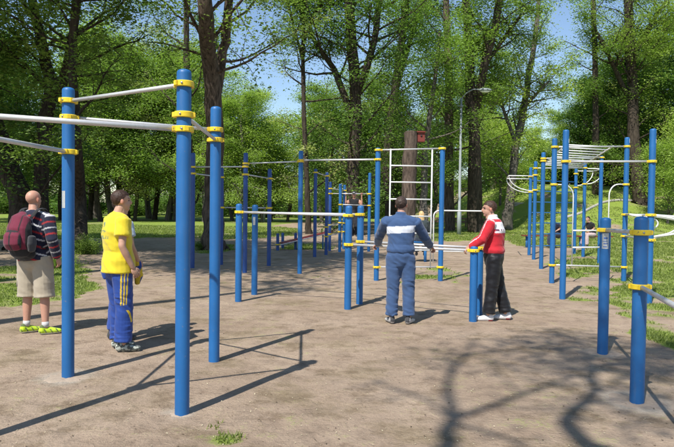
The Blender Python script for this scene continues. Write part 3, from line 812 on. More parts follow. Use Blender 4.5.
def px_path(P, Y, rg, jy=.0):
    out = []; R = []; dy = 0
    for i, (a, b, wd) in enumerate(P):
        q = atY(a, b, Y + dy); out.append(np.array(q)); R.append(wd * Y / FPX / 2); dy += rg.normal(0, jy)
    return out, R
def feature_tree(seed, by, paths, label, bark, leafm, n, size=.11, nsub=16, Lsub=4.0, t0=.3, Y=None, droop=.02, sig=.38, crown=True, jy=.5, kids=5, name='park_tree', group='trees of the park', flat=.45, low=None):
    rg = np.random.default_rng(seed)
    Y = Y or G(paths[0][0][0], by).y
    root = G(paths[0][0][0], by) if False else atY(paths[0][0][0], paths[0][0][1], Y)
    g0 = hgt(root.x, Y)
    r = thing(name, (root.x, Y, g0), label, 'tree', group)
    wood = Wood(); tips = []
    for i, P in enumerate(paths):
        pts, R = px_path(P, Y, rg, jy)
        if i == 0:
            pts[0] = np.array([root.x, Y, g0 - .2]); 
            pts.insert(1, np.array([root.x * .8 + .2 * pts[1][0], Y, g0 + .35])); R = [R[0] * 1.55, R[0] * 1.08] + R[1:]
            main = pts
        else:   # a fork starts on the stem
            best = min(main[1:], key=lambda q: np.linalg.norm(q[[0, 2]] - pts[0][[0, 2]])); sh = best[1] - pts[0][1]
            pts = [q + np.array([0, sh * (1 - k / len(pts)), 0]) for k, q in enumerate(pts)]
        pp, rr = smooth_path(pts, R); pp = pp + rg.normal(0, 1, pp.shape) * (rr * .10)[:, None] * np.array([1, 1, .2])
        wood.tube(pp, rr * (1 + rg.normal(0, .04, len(rr))), 14)
        if crown:
            ln = np.linalg.norm(pts[-1] - pts[0]); ns = max(4, int(nsub * (1 if i == 0 else .6)))
            grow(rg, wood, tips, pp, rr, t0 if i == 0 else .25, ns, Lsub, droop=droop, kids=kids)
    if low:      # extra low sprays hanging in front of the trunk: (px, py, length)
        for (a, b, L) in low:
            q = np.array(atY(a, b, Y - 1.0)); dd = np.array([rg.normal(0, 1), -.3, .1])
            bb = wander(rg, q, dd, L, 6, .2, -.05); tips.append(bb); 
            src = min(main[1:], key=lambda z: np.linalg.norm(z - q))
            wood.tube(np.array([src, (src + q) / 2 + np.array([0, 0, .2]), q]), [.03, .02, .012], 4); wood.tube(bb, np.linspace(.012, .004, 7), 3)
    me = wood.mesh('trunk'); link('trunk', me, bark, r)
    if crown and n: leaves(rg, tips, int(n * .74), size, sig, 'crown', leafm, r, flat)
    return r

FT = feature_tree
FT(11, 250, [[(24, 250, 27), (23, 212, 24), (12, 175, 22), (-4, 130, 20), (-26, 60, 16), (-50, -60, 12), (-70, -170, 8)]],
   'thick dark leaning trunk at the left edge behind the man with the backpack', 'bark_dark', 'leaf_dark', 16000, nsub=16, Lsub=4.2, t0=.3, size=.12, low=[(12, 190, 1.0), (26, 186, .8)])
FT(12, 249, [[(44, 249, 17), (41, 200, 15), (44, 133, 14), (50, 90, 13), (44, 52, 11), (32, 0, 9), (20, -90, 6)], [(50, 90, 10), (60, 52, 9), (71, 0, 8), (84, -110, 5)]],
   'dark forked tree just left of the leftmost tall post', 'bark_dark', 'leaf_mid', 15000, nsub=16, Lsub=3.6, t0=.52, size=.12)
FT(13, 253, [[(82, 253, 15), (80, 200, 12), (77, 150, 10), (72, 60, 8), (76, 0, 7), (80, -80, 5)]],
   'dark slim trunk just behind the leftmost tall post, grass at its foot', 'bark_dark', 'leaf_mid', 11000, nsub=14, Lsub=3.0, t0=.55, size=.12, low=[(100, 130, 1.5), (60, 150, 1.2)])
FT(14, 250, [[(214, 250, 21), (214, 200, 20), (214, 120, 18), (210, 60, 15), (205, 0, 13), (200, -110, 9)], [(215, 112, 11), (222, 60, 10), (228, 20, 9), (236, -80, 6)]],
   'massive brown furrowed trunk rising between the tall left posts', 'bark_brown', 'leaf_mid', 14000, nsub=12, Lsub=4.2, t0=.62, size=.12)
FT(15, 238, [[(190, 238, 7), (189, 120, 6), (187, 60, 6), (185, -60, 4)]],
   'thin dark straight trunk directly left of the massive brown one', 'bark_dark', 'leaf_mid', 16000, nsub=14, Lsub=3.6, t0=.3)
FT(16, 234, [[(309, 234, 6), (307, 190, 5.2), (304, 120, 4.6), (303, 60, 4.2), (304, 0, 3.6), (306, -60, 3)], [(303.5, 62, 3), (292, 20, 2.5), (283, -20, 2)], [(304, 40, 3), (313, 14, 2.4), (322, 4, 2)]],
   'slim tall tree rising behind the middle high bar into the gap of sky', 'bark_dark', 'leaf_olive', 11000, nsub=16, Lsub=3.4, t0=.30, size=.12, jy=.3, sig=.3)
FT(17, 235, [[(356, 235, 15), (353, 180, 13), (356, 110, 12), (352, 50, 11), (349, 0, 9), (345, -90, 6)], [(352, 115, 8), (334, 68, 6), (312, 36, 4), (304, 10, 3)], [(356, 95, 8), (372, 50, 7), (380, 0, 6), (392, -60, 4)]],
   'dark spreading tree behind the ladder with a long limb reaching left', 'bark_dark', 'leaf_mid', 44000, nsub=30, Lsub=4.8, t0=.16, size=.14, sig=.5)
FT(18, 229, [[(450, 229, 10), (449, 150, 9), (448, 60, 8), (445, -50, 5)]],
   'straight reddish trunk left of the grey street lamp', 'bark_brown', 'leaf_mid', 24000, nsub=20, Lsub=4.6, t0=.32, size=.15, sig=.5, Y=44)
FT(19, 229, [[(476, 229, 14), (475, 150, 12), (470, 90, 10), (468, 40, 9), (462, -60, 6)], [(475, 112, 9), (486, 62, 8), (499, 10, 7), (505, -50, 5)], [(486, 64, 4), (503, 40, 4), (522, 14, 3)]],
   'thick dark forked trunk right of the grey street lamp', 'bark_dark', 'leaf_mid', 27000, nsub=20, Lsub=3.9, t0=.38, size=.15, sig=.5, Y=42)
FT(20, 226, [[(507, 226, 10), (510, 200, 9), (516, 150, 8), (524, 110, 7), (530, 70, 6), (536, 30, 5), (543, -40, 3)], [(517, 140, 4), (505, 110, 3), (496, 80, 2)], [(524, 110, 4), (540, 92, 3), (551, 80, 2)]],
   'pale leaning trunk with light feathery leaves left of the climbing rig', 'bark_grey', 'leaf_light', 26000, nsub=20, Lsub=4.0, t0=.26, size=.14, sig=.34, Y=44, droop=.06)
FT(21, 215, [[(640, 215, 13), (635, 150, 11), (632, 80, 10), (630, 30, 9), (625, -60, 6)], [(632, 92, 5), (615, 60, 4), (600, 35, 3)], [(632, 62, 5), (650, 30, 4), (668, 0, 3)]],
   'dark forked trunk rising behind the right end of the climbing rig', 'bark_dark', 'leaf_mid', 36000, nsub=26, Lsub=5.0, t0=.2, size=.15, sig=.5, Y=50)
FT(22, 210, [[(597, 210, 7), (596, 120, 6), (595, 60, 5), (592, -30, 4)]],
   'slender dark trunk above the middle of the climbing rig', 'bark_dark', 'leaf_mid', 13000, nsub=16, Lsub=3.6, t0=.26, size=.14, sig=.4, Y=52)
FT(23, 218, [[(150, 218, 6), (146, 195, 5), (138, 172, 5), (132, 120, 4), (128, 60, 3)]],
   'small crooked trunk standing on the far lawn right of the man in yellow', 'bark_grey', 'leaf_mid', 22000, nsub=16, Lsub=5.0, t0=.3, size=.17, sig=.6, Y=70)
FT(24, 232, [[(423, 232, 9), (424, 190, 7), (425, 150, 6), (430, 118, 5), (436, 70, 4), (440, 30, 3)]],
   'crooked grey trunk right of the cut trunk with the nest box', 'bark_grey', 'leaf_light', 20000, nsub=18, Lsub=3.8, t0=.36, size=.13, sig=.45, Y=38)
FT(25, 222, [[(392, 228, 10), (388, 150, 9), (396, 80, 8), (404, 20, 7), (410, -60, 5)], [(396, 90, 6), (410, 40, 5), (424, 0, 4)]],
   'tall dark tree directly behind the cut trunk', 'bark_dark', 'leaf_mid', 30000, nsub=22, Lsub=4.8, t0=.26, size=.15, sig=.5, Y=46)
# the cut trunk and its nest box
ct = FT(30, 236, [[(408, 236, 16), (409, 205, 15), (410, 160, 14), (411, 132, 13)]], 'tall cut-off grey-brown trunk without branches behind the white ladder', 'bark_brown', 'leaf_mid', 0, crown=False, Y=30, jy=0, name='cut_trunk', group=None)
tp = atY(411, 131.5, 30)
m = MB(); m.lathe(tp, [(.29, -.12), (.27, 0), (.2, .02), (.1, .012)], 14); o = m.build('cut_face', 'bark_brown', ct)
nb = atY(421, 137.5, 30)
r = thing('nest_box', nb, 'small red wooden nest box fixed at the top of the cut trunk', 'nest box')
MB().box(nb, (.34, .30, .44), None, .01).build('box', 'red_wood', r, False)
MB().box(nb + Vector((0, -.03, .27)), (.42, .40, .05), Matrix.Rotation(.18, 3, 'X'), .01).build('roof', 'red_wood', r, False)
MB().tube([nb + Vector((0, -.168, .06)), nb + Vector((0, -.176, .06))], .045, 12).build('entrance', 'black', r)
MB().box(nb + Vector((-.25, .05, -.05)), (.12, .06, .08), None, .005).build('bracket', 'steel', r, False)

# prototypes for the wood behind: trees share a few crowns
def proto(seed, Ht, bark, leafm, n, size, spreadL, t0, sig=.6, stems=1):
    rg = np.random.default_rng(seed); wood = Wood(); tips = []
    for s_ in range(stems):
        a = rg.random() * 6.28; P = [np.array([0, 0, -.2]), np.array([0, 0, .3])]
        k = 5
        for i in range(1, k + 1):
            f = i / k; P.append(np.array([math.cos(a) * f * f * (1.6 if stems > 1 else .7) + rg.normal(0, .15), math.sin(a) * f * (.9 if stems > 1 else .5) + rg.normal(0, .15), Ht * f]))
        r0 = Ht * .017 / (1 if stems == 1 else 1.2); R = [r0 * 1.5, r0] + list(np.linspace(r0 * .9, r0 * .25, k))
        pp, rr = smooth_path(P, R, 4); wood.tube(pp, rr, 9)
        grow(rg, wood, tips, pp, rr, t0, int(22 / stems) + 4, spreadL, droop=.03, kids=5)
    r = bpy.data.objects.new('park_tree', None); C.objects.link(r); r['_local'] = 1
    link('trunk', wood.mesh('trunk'), bark, r); leaves(rg, tips, n, size, sig, 'crown', leafm, r)
    del r['_local']
    return r
protos = [proto(101, 13, 'bark_dark', 'leaf_mid', 30000, .165, 4.6, .28), proto(102, 15, 'bark_grey', 'leaf_light', 26000, .165, 4.4, .30),
          proto(103, 11, 'bark_dark', 'leaf_dark', 30000, .165, 4.4, .24), proto(104, 14, 'bark_dark', 'leaf_olive', 22000, .16, 4.2, .32, stems=2),
          proto(105, 7, 'bark_grey', 'leaf_light', 18000, .14, 2.8, .30, stems=2), proto(106, 14.5, 'bark_dark', 'leaf_mid', 46000, .15, 5.6, .62, sig=.6)]
KIND = ['mid-green bushy', 'pale green loose', 'dark green dense', 'olive two-stemmed', 'low light-green']
MARKS = [(-40, 'left of the backpack man'), (5, 'at the left edge of the view'), (44, 'behind the backpack man'), (72, 'behind the leftmost tall post'), (98, 'just left of the man in yellow'), (120, 'behind the man in yellow'),
         (150, 'above the crooked trunk on the lawn'), (182, 'behind the nearest tall post'), (200, 'behind the massive brown trunk'), (222, 'behind the third tall post'), (245, 'above the left end of the parallel bars'), (270, 'above the red sloping board'),
         (300, 'behind the middle high-bar post'), (328, 'above the far slim posts'), (352, 'behind the hanging man'), (378, 'behind the left ladder post'), (402, 'behind the man in the blue tracksuit'), (422, 'behind the nest box'), (441, 'behind the right ladder post'),
         (460, 'behind the street lamp'), (478, 'above the end of the parallel bars'), (497, 'behind the man in red'), (515, 'behind the white curved grips'), (533, 'behind the far end of the climbing rig'), (552, 'behind the left rig posts'), (575, 'above the overhead bars'),
         (600, 'behind the middle of the rig'), (624, 'behind the right rig posts'), (650, 'behind the tallest right post'), (672, 'at the right edge of the view'), (700, 'just outside the right edge'), (740, 'well outside the right edge')]
used_l = set()
def mark_label(lab, x, Y):
    px = proj((x, Y, 1.5))[0]
    for _, ph in sorted(MARKS, key=lambda m_: abs(m_[0] - px))[:6]:
        L_ = lab + ' ' + ph
        if L_ not in used_l: break
    used_l.add(L_); return L_
def clone(src, loc, rz, sc):
    c = src.copy(); C.objects.link(c); c.location = loc; c.rotation_euler = (0, 0, rz); c.scale = sc
    for ch in src.children:
        d = ch.copy(); C.objects.link(d); d.parent = c
    return c
first = set()
def Y_far(y): return y > 80
def plant(k, x, y, s, where, sz=1.0):
    rg_ = random.Random(int(x * 100) * 7 + int(y * 100)); rz = rg_.random() * 6.28; z = hgt(x, y)
    if k not in first:
        first.add(k); o = protos[k]; o.location = (x, y, z); o.rotation_euler = (0, 0, rz); o.scale = (s, s, s * sz)
    else: o = clone(protos[k], (x, y, z), rz, (s, s, s * sz))
    tag(o, mark_label(KIND[k] + ' tree ' + ('far off ' if Y_far(y) else 'beyond the lawn ') , x, y).replace('  ', ' '), 'tree', KIND[k] + ' trees ' + where)
    return o
# (kind, picture column, distance, scale)
far = []
rr_ = random.Random(3)
for px in range(-60, 760, 27):          # far belt
    Y = 84 + rr_.random() * 16; far.append((rr_.choice([0, 1, 1, 2, 3]), px + rr_.uniform(-8, 8), Y, rr_.uniform(.5, .7) if 215 < px < 330 or 495 < px < 585 else rr_.uniform(.75, 1.1), 'in the far belt behind the lawn'))
for px in (-30, 15, 60, 100, 135, 170, 205, 240, 272, 330, 362, 398, 432, 470, 492):      # middle belt left and centre
    Y = rr_.uniform(56, 70); gap = 225 < px < 310
    far.append((rr_.choice([4, 1]) if gap else rr_.choice([0, 1, 1, 3, 2]), px, Y, rr_.uniform(.8, 1.0) if gap else rr_.uniform(.8, 1.1), 'beyond the lawn behind the posts'))
far += [(3, 120, 66, 1.3, 'beyond the lawn behind the posts'), (1, 168, 64, 1.15, 'beyond the lawn behind the posts'), (1, 95, 70, 1.35, 'beyond the lawn behind the posts'), (1, 232, 66, .85, 'beyond the lawn behind the posts'), (4, 262, 62, 1.3, 'beyond the lawn behind the posts'), (4, 288, 66, 1.5, 'beyond the lawn behind the posts'), (1, 322, 62, .85, 'beyond the lawn behind the posts'), (4, 214, 66, 1.6, 'beyond the lawn behind the posts'), (4, 500, 54, 1.0, 'beyond the lawn behind the posts')]
for px, Y, s, k in ((20, 58, 1.3, 2), (112, 62, 1.3, 1), (155, 66, 1.35, 3), (246, 66, .95, 1), (330, 48, .8, 2), (378, 50, .95, 2), (-15, 50, 1.3, 2), (128, 60, 1.2, 0), (176, 64, 1.1, 1), (90, 62, 1.2, 0)):
    far.append((k, px, Y, s, 'beyond the lawn behind the posts'))
for px, Y, s, k in ((560, 66, .55, 1), (588, 60, .8, 2), (612, 57, 1.1, 2), (655, 60, 1.1, 0), (690, 52, 1.15, 2), (668, 44, .8, 4), (700, 46, 1.0, 4), (540, 62, .6, 4), (578, 72, .7, 0), (640, 70, 1.2, 2), (606, 68, 1.0, 3), (530, 76, .5, 1), (495, 66, .65, 2), (685, 66, 1.4, 0)):
    far.append((k, px, Y, s, 'on the bank behind the climbing rig'))
for k, px, Y, s, where in far:
    plant(k, atY(px, 210, Y).x, Y, s, where)
# understorey bushes at the foot of the belt
def bush_proto(seed, leafm):
    rg = np.random.default_rng(seed); wood = Wood(); tips = []
    for i in range(14):
        a = rg.random() * 6.28; d = np.array([math.cos(a) * .6, math.sin(a) * .6, 1.0])
        b = wander(rg, (rg.normal(0, .25), rg.normal(0, .25), -.1), d, rg.uniform(1.4, 3.0), 6, .15, 0); wood.tube(b, np.linspace(.035, .008, 7), 4)
        tips.append(b[1:])
        for q in range(3):
            tw = wander(rg, b[2 + q], rg.normal(0, 1, 3) + np.array([0, 0, .4]), .9, 4, .2, 0); wood.tube(tw, np.linspace(.012, .004, 5), 3); tips.append(tw)
    r = bpy.data.objects.new('bush', None); C.objects.link(r); r['_local'] = 1
    link('stem', wood.mesh('stem'), 'bark_dark', r); leaves(rg, tips, 9000, .13, .3, 'foliage', leafm, r, .8); del r['_local']; return r
bp = [bush_proto(201, 'leaf_mid'), bush_proto(202, 'leaf_light'), bush_proto(203, 'leaf_dark')]
bk = ['mid-green', 'light green', 'dark green']; seen = set()
for i, px in enumerate(range(-50, 740, 17)):
    Y = rr_.uniform(84, 104); k = rr_.choice([0, 1, 2, 2]); x = atY(px + rr_.uniform(-8, 8), 210, Y).x; s = rr_.uniform(.9, 1.9)
    if 505 < px < 740: Y = rr_.uniform(56, 74); x = atY(px, 210, Y).x
    if k not in seen: seen.add(k); o = bp[k]; o.location = (x, Y, hgt(x, Y)); o.scale = (s * 1.4, s, s)
    else: o = clone(bp[k], (x, Y, hgt(x, Y)), rr_.random() * 6.28, (s * 1.4, s, s))
    tag(o, mark_label(bk[k] + ' undergrowth bush', x, Y), 'bush', bk[k] + ' bushes under the far trees')
for k, px, by, s, lab in ((0, 86, 254, .28, 'small green bush sprouting at the foot of the trunk behind the leftmost post'), (0, 203, 250, .20, 'tiny leafy sucker at the foot of the massive brown trunk'),
                          (1, 62, 268, .22, 'small leafy sprig in the grass behind the man with the backpack'), (1, 668, 226, .6, 'bright green bush on the bank at the right edge')):
    g = G(px, by); o = clone(bp[k], (g.x, g.y, hgt(g.x, g.y) - .02), px * .7, (s, s, s)); tag(o, lab, 'bush')

# ---- trees beside and behind the camera, whose shadows lie on the yard
def caster(seed, base, paths, label, leafn, size=.09, nsub=10, Lsub=2.2, t0=.4, sig=.25, leafm='leaf_mid', kids=4):
    rg = np.random.default_rng(seed); r = thing('park_tree', (base[0], base[1], hgt(base[0], base[1])), label, 'tree')
    wood = Wood(); tips = []
    for i, (P, R) in enumerate(paths):
        pp, rr = smooth_path([np.array(p, float) for p in P], R, 5); wood.tube(pp, rr, 10)
        grow(rg, wood, tips, pp, rr, t0 if i == 0 else .2, nsub if i == 0 else max(4, nsub // 2), Lsub, kids=kids)
    link('trunk', wood.mesh('trunk'), 'bark_dark', r)
    if leafn: leaves(rg, tips, leafn, size, sig, 'crown', leafm, r)
    return r
def up_from(px, py, z):      # the point at height z whose shadow falls on picture point px,py
    g = G(px, py); k = z / sun_dir.z; return (g.x + sun_dir.x * k, g.y + sun_dir.y * k, z)
tr = [(437, 460, 11.2), (446, 432, 11.9), (455, 418, 12.3)]
e0 = up_from(*tr[0]); bx, by_ = e0[0] - .4, e0[1] - .3
main = [(bx, by_, -.3), (bx + .05, by_ + .05, 4), (e0[0] - .1, e0[1] - .1, 8)] + [up_from(*q) for q in tr]
rightarm = [up_from(455, 418, 12.3), up_from(500, 403, 12.8), up_from(560, 381, 13.3), up_from(610, 370, 13.9)]
leftarm = [up_from(455, 418, 12.3), up_from(448, 392, 12.8), up_from(450, 375, 13.2), up_from(464, 357, 13.7), up_from(490, 350, 14.2), up_from(512, 352, 14.6)]
caster(301, (bx, by_), [(main, [.2, .17, .12, .08, .07, .06]), (rightarm, [.048, .04, .03, .015]), (leftarm, [.052, .045, .037, .03, .02, .012])],
       'tall sparse tree behind the viewpoint whose branch shadow forks on the ground', 700, nsub=2, Lsub=1.6, t0=.9, kids=4)
m2 = [(605, 470, 9.5), (588, 446, 10.2), (568, 425, 10.8), (572, 413, 11.1), (594, 392, 11.6), (590, 368, 12.3), (584, 345, 12.9)]
e0 = up_from(*m2[0]); main = [(e0[0], e0[1] - .2, -.3), (e0[0], e0[1] - .1, 5)] + [up_from(*q) for q in m2]
caster(302, (e0[0], e0[1] - .2), [(main, [.2, .15, .085, .08, .075, .065, .05, .035, .015])],
       'second slim tree behind the viewpoint shading the right foreground', 3400, nsub=8, Lsub=2.6, t0=.72, sig=.22)
# leaning tree off to the left: its trunk shadow crosses the yard behind the two left men
L = [up_from(-30, 326, 5.0), up_from(60, 313, 7.2), up_from(170, 301, 9.6), up_from(250, 291, 11.2), up_from(300, 283, 12.4)]
bx, by_ = L[0][0] - .6, L[0][1] + .3
caster(303, (bx, by_), [([(bx, by_, -.3), (bx + .1, by_, 2.5)] + L, [.26, .22, .18, .15, .12, .08, .04])],
       'leaning tree outside the left edge of the view', 1200, nsub=5, Lsub=1.4, t0=.8)
# two big crowns over the left and middle distance shade the ground behind the posts
for i, (x, y, s, k, lab) in enumerate(((-7.6, 11.6, 1.0, 5, 'high-crowned tree just outside the left edge, its crown overhanging the yard'), (-12.5, 15.5, 1.05, 5, 'high-crowned tree farther left beside the lawn'),
        (-15.5, 22, 1.1, 0, 'bushy tree outside the left edge beyond the high-crowned ones'), (12.5, 3.0, .85, 1, 'loose tree outside the right edge of the view'))):
    if k == 5 and 5 not in first:
        first.add(5); o = protos[5]; o.location = (x, y, hgt(x, y)); o.scale = (s, s, s)
    else: o = clone(protos[k], (x, y, hgt(x, y)), i * 1.7, (s, s, s))
    tag(o, lab, 'tree')

# ------------------------------------------------------------------ things far behind
def far_stone(px, py0, py1, w_, label, mat, Y, name='stone_block'):
    a = atY(px, py1, Y); t_ = atY(px, py0, Y); hh = t_.z - a.z
    r = thing(name, (a.x, Y, a.z), label, 'stone block')
    MB().box((a.x, Y, (a.z - .3 + t_.z) / 2), (w_, .8, hh + .3), None, .03).build('block', mat, r, False)
    MB().box((a.x, Y, t_.z + .06), (w_ + .15, .95, .12), None, .02).build('coping', mat, r, False)
far_stone(521, 204, 221, 1.3, 'grey concrete block under the trees left of the climbing rig', 'stone', 52)
far_stone(663, 196, 216, 1.5, 'pale pinkish masonry pier under the trees at the right edge', 'pink_stone', 58, 'masonry_pier')
# pale path edge climbing the bank
P = []
for px, py in ((566, 218), (580, 214), (592, 208), (604, 203), (618, 201), (632, 201.5)):
    Y = 46; 
    for _ in range(40):
        q = atY(px, py, Y); e = q.z - hgt(q.x, Y); Y += e * 4 if abs(e) < 1 else math.copysign(.8, e)
        Y = max(30, min(90, Y))
    q = atY(px, py, Y); P.append((q.x, Y, hgt(q.x, Y) + .05))
r = thing('bank_kerb', P[0], 'pale stone kerb climbing the grassy bank behind the rig', 'kerb')
MB().tube(curve(P, 4), (.12), 6).build('kerb_stone', 'stone', r)
# long low wooden rail at the back of the lawn, centre
Yr = 50
a, b_ = atY(432, 222, Yr), atY(500, 221, Yr)
r = thing('park_rail', ((a.x + b_.x) / 2, Yr, 0), 'low weathered wooden rail running behind the lawn at the lamp post', 'rail')
for zz in (.55, .8): MB().box(((a.x + b_.x) / 2, Yr, zz), (b_.x - a.x, .06, .14), None, .01).build('board', 'wood', r, False)
for i in range(5): MB().box((a.x + (b_.x - a.x) * i / 4, Yr + .07, .38), (.12, .08, 1.0), None, .01).build('post', 'wood', r, False)

# ------------------------------------------------------------------ people
def remesh(mb, vox, it=2, fac=.5):
    me = mb.mesh('tmp'); o = bpy.data.objects.new('tmp', me); C.objects.link(o)
    bm = bmesh.new(); bm.from_mesh(me); bmesh.ops.recalc_face_normals(bm, faces=bm.faces); bm.to_mesh(me); bm.free()
    md = o.modifiers.new('r', 'REMESH'); md.mode = 'VOXEL'; md.voxel_size = vox; md.use_smooth_shade = True
    s_ = o.modifiers.new('s', 'SMOOTH'); s_.iterations = it; s_.factor = fac
    dg = bpy.context.evaluated_depsgraph_get(); ev = o.evaluated_get(dg); r = bpy.data.meshes.new_from_object(ev)
    bpy.data.objects.remove(o); bpy.data.meshes.remove(me); return r
def coords(me):
    a = np.empty(len(me.vertices) * 3, dtype=np.float32); me.vertices.foreach_get('co', a); return a.reshape(-1, 3).astype(float)
def normals(me):
    a = np.empty(len(me.vertices) * 3, dtype=np.float32); me.vertices.foreach_get('normal', a); return a.reshape(-1, 3).astype(float)
def paint_me(me, fn):
    co = coords(me); c = me.attributes.new('tint', 'FLOAT_COLOR', 'POINT'); out = np.ones((len(co), 4), dtype=np.float32)
    for i, p in enumerate(co): out[i, :3] = fn(Vector(p))
    c.data.foreach_set('color', out.ravel())
def folds(me, joints, amp, seed=0.0):
    co = coords(me); no = normals(me); d = np.zeros(len(co))
    for c, ax, rad in joints:
        c = np.array(c); ax = np.array(ax) / (np.linalg.norm(ax) + 1e-9); q = co - c; h = q @ ax; dist = np.linalg.norm(q, axis=1)
        w_ = np.clip(1 - dist / rad, 0, 1) ** .8
        for i in np.nonzero(w_ > 0)[0]:
            p = co[i]; ph = 2.2 * noise.noise(Vector((p[0] * 7 + seed, p[1] * 7, p[2] * 4)))
            p_ = Vector((p[0] * 4 + seed, p[1] * 4, p[2] * 4)); g_ = max(0, .35 + 1.6 * noise.noise(p_ * 1.9)); d[i] += w_[i] * g_ * (math.sin(h[i] * 6.28 / .085 + ph * 3.6 + q[i][0] * 22) * .8 + .3 * math.sin(h[i] * 6.28 / .04 + ph * 6))
    co += no * (d * amp)[:, None]; me.vertices.foreach_set('co', co.astype(np.float32).ravel()); me.update()
def crumple(me, amp, sx=7.0, sz=16.0, seed=0.0, ridge=True):
    co = coords(me); no = normals(me); d = np.empty(len(co))
    for i, p in enumerate(co):
        q = Vector((p[0] * sx + seed, p[1] * sx, p[2] * sz + p[0] * 5)); a = noise.noise(q); b = noise.noise(q * 2.3)
        d[i] = (1 - abs(a) * 2.2 if ridge else a) * .6 + b * .4
    co += no * (d * amp)[:, None]; me.vertices.foreach_set('co', co.astype(np.float32).ravel()); me.update()
V3 = Vector
def seg_t(p, a, b):
    d = b - a; t = max(0, min(1, (p - a).dot(d) / d.length_squared)); return t, (a + d * t - p).length
def person(loc, yaw, Hs, label, J, look, group=None):
    """J: joint positions in the figure's own frame (x right, y forward, z up, metres for a 1.78 m figure)"""
    base = dict(hipL=(-.09, 0, .92), hipR=(.09, 0, .92), kneeL=(-.10, .02, .50), kneeR=(.10, .02, .50), ankL=(-.10, -.02, .09), ankR=(.10, -.02, .09),
                pelvis=(0, 0, .96), waist=(0, 0, 1.10), chest=(0, 0, 1.32), neck=(0, -.01, 1.50), head=(0, .02, 1.655),
                shL=(-.185, -.01, 1.44), shR=(.185, -.01, 1.44), elL=(-.24, -.03, 1.16), elR=(.24, -.03, 1.16), wrL=(-.25, .05, .92), wrR=(.25, .05, .92),
                toeL=0.12, toeR=-0.12, headyaw=0.0, headpitch=0.0, curl=.5)
    base.update(J); J = {k: (V3(v) * Hs if isinstance(v, tuple) else v) for k, v in base.items()}
    root = thing('person', loc, label, 'person', group, yaw); root['_local'] = 1
    k = Hs; det = look.get('det', 1.0)
    hy = Matrix.Rotation(J['headyaw'], 3, 'Z') @ Matrix.Rotation(J['headpitch'], 3, 'X')
    hd = J['head'] - V3((0, 0, .006 * k)); LK = look; kh = k * .97
    X = (1, 0, 0)
    # ---- body
    def trunk(m, g, top=True):
        g *= 1.0; m.limb([J['pelvis'] - V3((0, 0, .07 * k)), J['pelvis'], J['waist'], J['waist'].lerp(J['chest'], .5), J['chest'], J['chest'].lerp(J['neck'], .45), J['chest'].lerp(J['neck'], .75)],
               [((.135 + g) * k, (.10 + g) * k), ((.165 + g) * k, (.118 + g) * k), ((.14 + g) * k, (.105 + g) * k), ((.152 + g) * k, (.112 + g) * k), ((.172 + g) * k, (.118 + g) * k), ((.165 + g) * k, (.098 + g) * k), ((.10 + g) * k, (.075 + g) * k)], 20, X)
    m = MB(); trunk(m, 0)
    m.limb([J['shL'] + V3((.02, 0, 0)) * k, J['neck'] + V3((0, 0, -.04 * k)), J['shR'] - V3((.02, 0, 0)) * k], [.052 * k, .062 * k, .052 * k], 12)
    for s in 'LR':
        hip, kn, an = J['hip' + s], J['knee' + s], J['ank' + s]
        m.limb([hip, hip.lerp(kn, .4), kn, kn.lerp(an, .28), an], [.088 * k, .078 * k, .054 * k, .058 * k, .036 * k], 14)
        sh, el, wr = J['sh' + s], J['el' + s], J['wr' + s]
        m.limb([sh, sh.lerp(el, .35), el, el.lerp(wr, .3), wr], [.054 * k, .048 * k, .039 * k, .041 * k, .027 * k], 12)
        fw = Matrix.Rotation(J['toe' + s], 3, 'Z')
        m.limb([an - V3((0, 0, .045 * k)) + fw @ V3((0, -.03, 0)) * k, an - V3((0, 0, .05 * k)) + fw @ V3((0, .13, 0)) * k], [(.036 * k, .035 * k), (.036 * k, .022 * k)], 10, X)
    m.tube([J['neck'] - V3((0, 0, .08 * k)), J['neck'], hd - V3((0, 0, .05 * k))], [.075 * k, .058 * k, .054 * k], 14)
    bme = remesh(m, .012 * det, 5)
    # ---- head
    m = MB(); R = hy
    def hp(x, y, z): return hd + R @ (V3((x, y, z)) * kh)
    m.ball(hp(0, -.008, .028), (.077 * kh, .098 * kh, .088 * kh), 20, 14, R); m.ball(hp(0, .030, -.035), (.060 * kh, .066 * kh, .078 * kh), 18, 12, R)
    m.ball(hp(0, .070, -.088), (.026 * kh, .024 * kh, .022 * kh), 10, 8, R); m.ball(hp(0, .0, -.06), (.055 * kh, .06 * kh, .05 * kh), 12, 8, R)
    m.limb([hp(0, .092, .018), hp(0, .112, -.016), hp(0, .106, -.030)], [.009 * kh, .013 * kh, .012 * kh], 8); m.limb([hp(-.036, .080, .030), hp(0, .094, .032), hp(.036, .080, .030)], [.010 * kh, .011 * kh, .010 * kh], 8)
    m.limb([hp(-.02, .092, -.055), hp(.02, .092, -.055)], [.008 * kh, .008 * kh], 8)
    for sx in (-1, 1): m.ball(hp(sx * .080, -.006, -.008), (.010 * kh, .020 * kh, .031 * kh), 10, 8, R @ Matrix.Rotation(sx * -.3, 3, 'Z'))
    m.tube([hd - V3((0, 0, .15 * kh)), hd - V3((0, 0, .05 * kh))], [.054 * kh, .052 * kh], 14)
    hme = remesh(m, .0065 * det, 2)
    # ---- hands
    def hand(s):
        m = MB(); wr, el = J['wr' + s], J['el' + s]; d = (wr - el).normalized()
        d = V3(J.get('hdir' + s, d)).normalized() if 'hdir' + s in J else d
        sx = 1 if s == 'R' else -1
        pn = V3(J.get('palm' + s, (-sx, 0, 0))); pn = (pn - d * pn.dot(d)).normalized()      # where the palm looks
        sd = d.cross(pn).normalized()
        if sd.dot(V3(J.get('thumb' + s, (0, 1, 0)))) < 0: sd = -sd                         # towards the thumb
        pc = wr + d * .045 * k
        rot = Matrix((sd, pn, d)).transposed(); m.ball(pc, (.040 * k, .017 * k, .054 * k), 12, 8, rot)
        cu = J['curl']
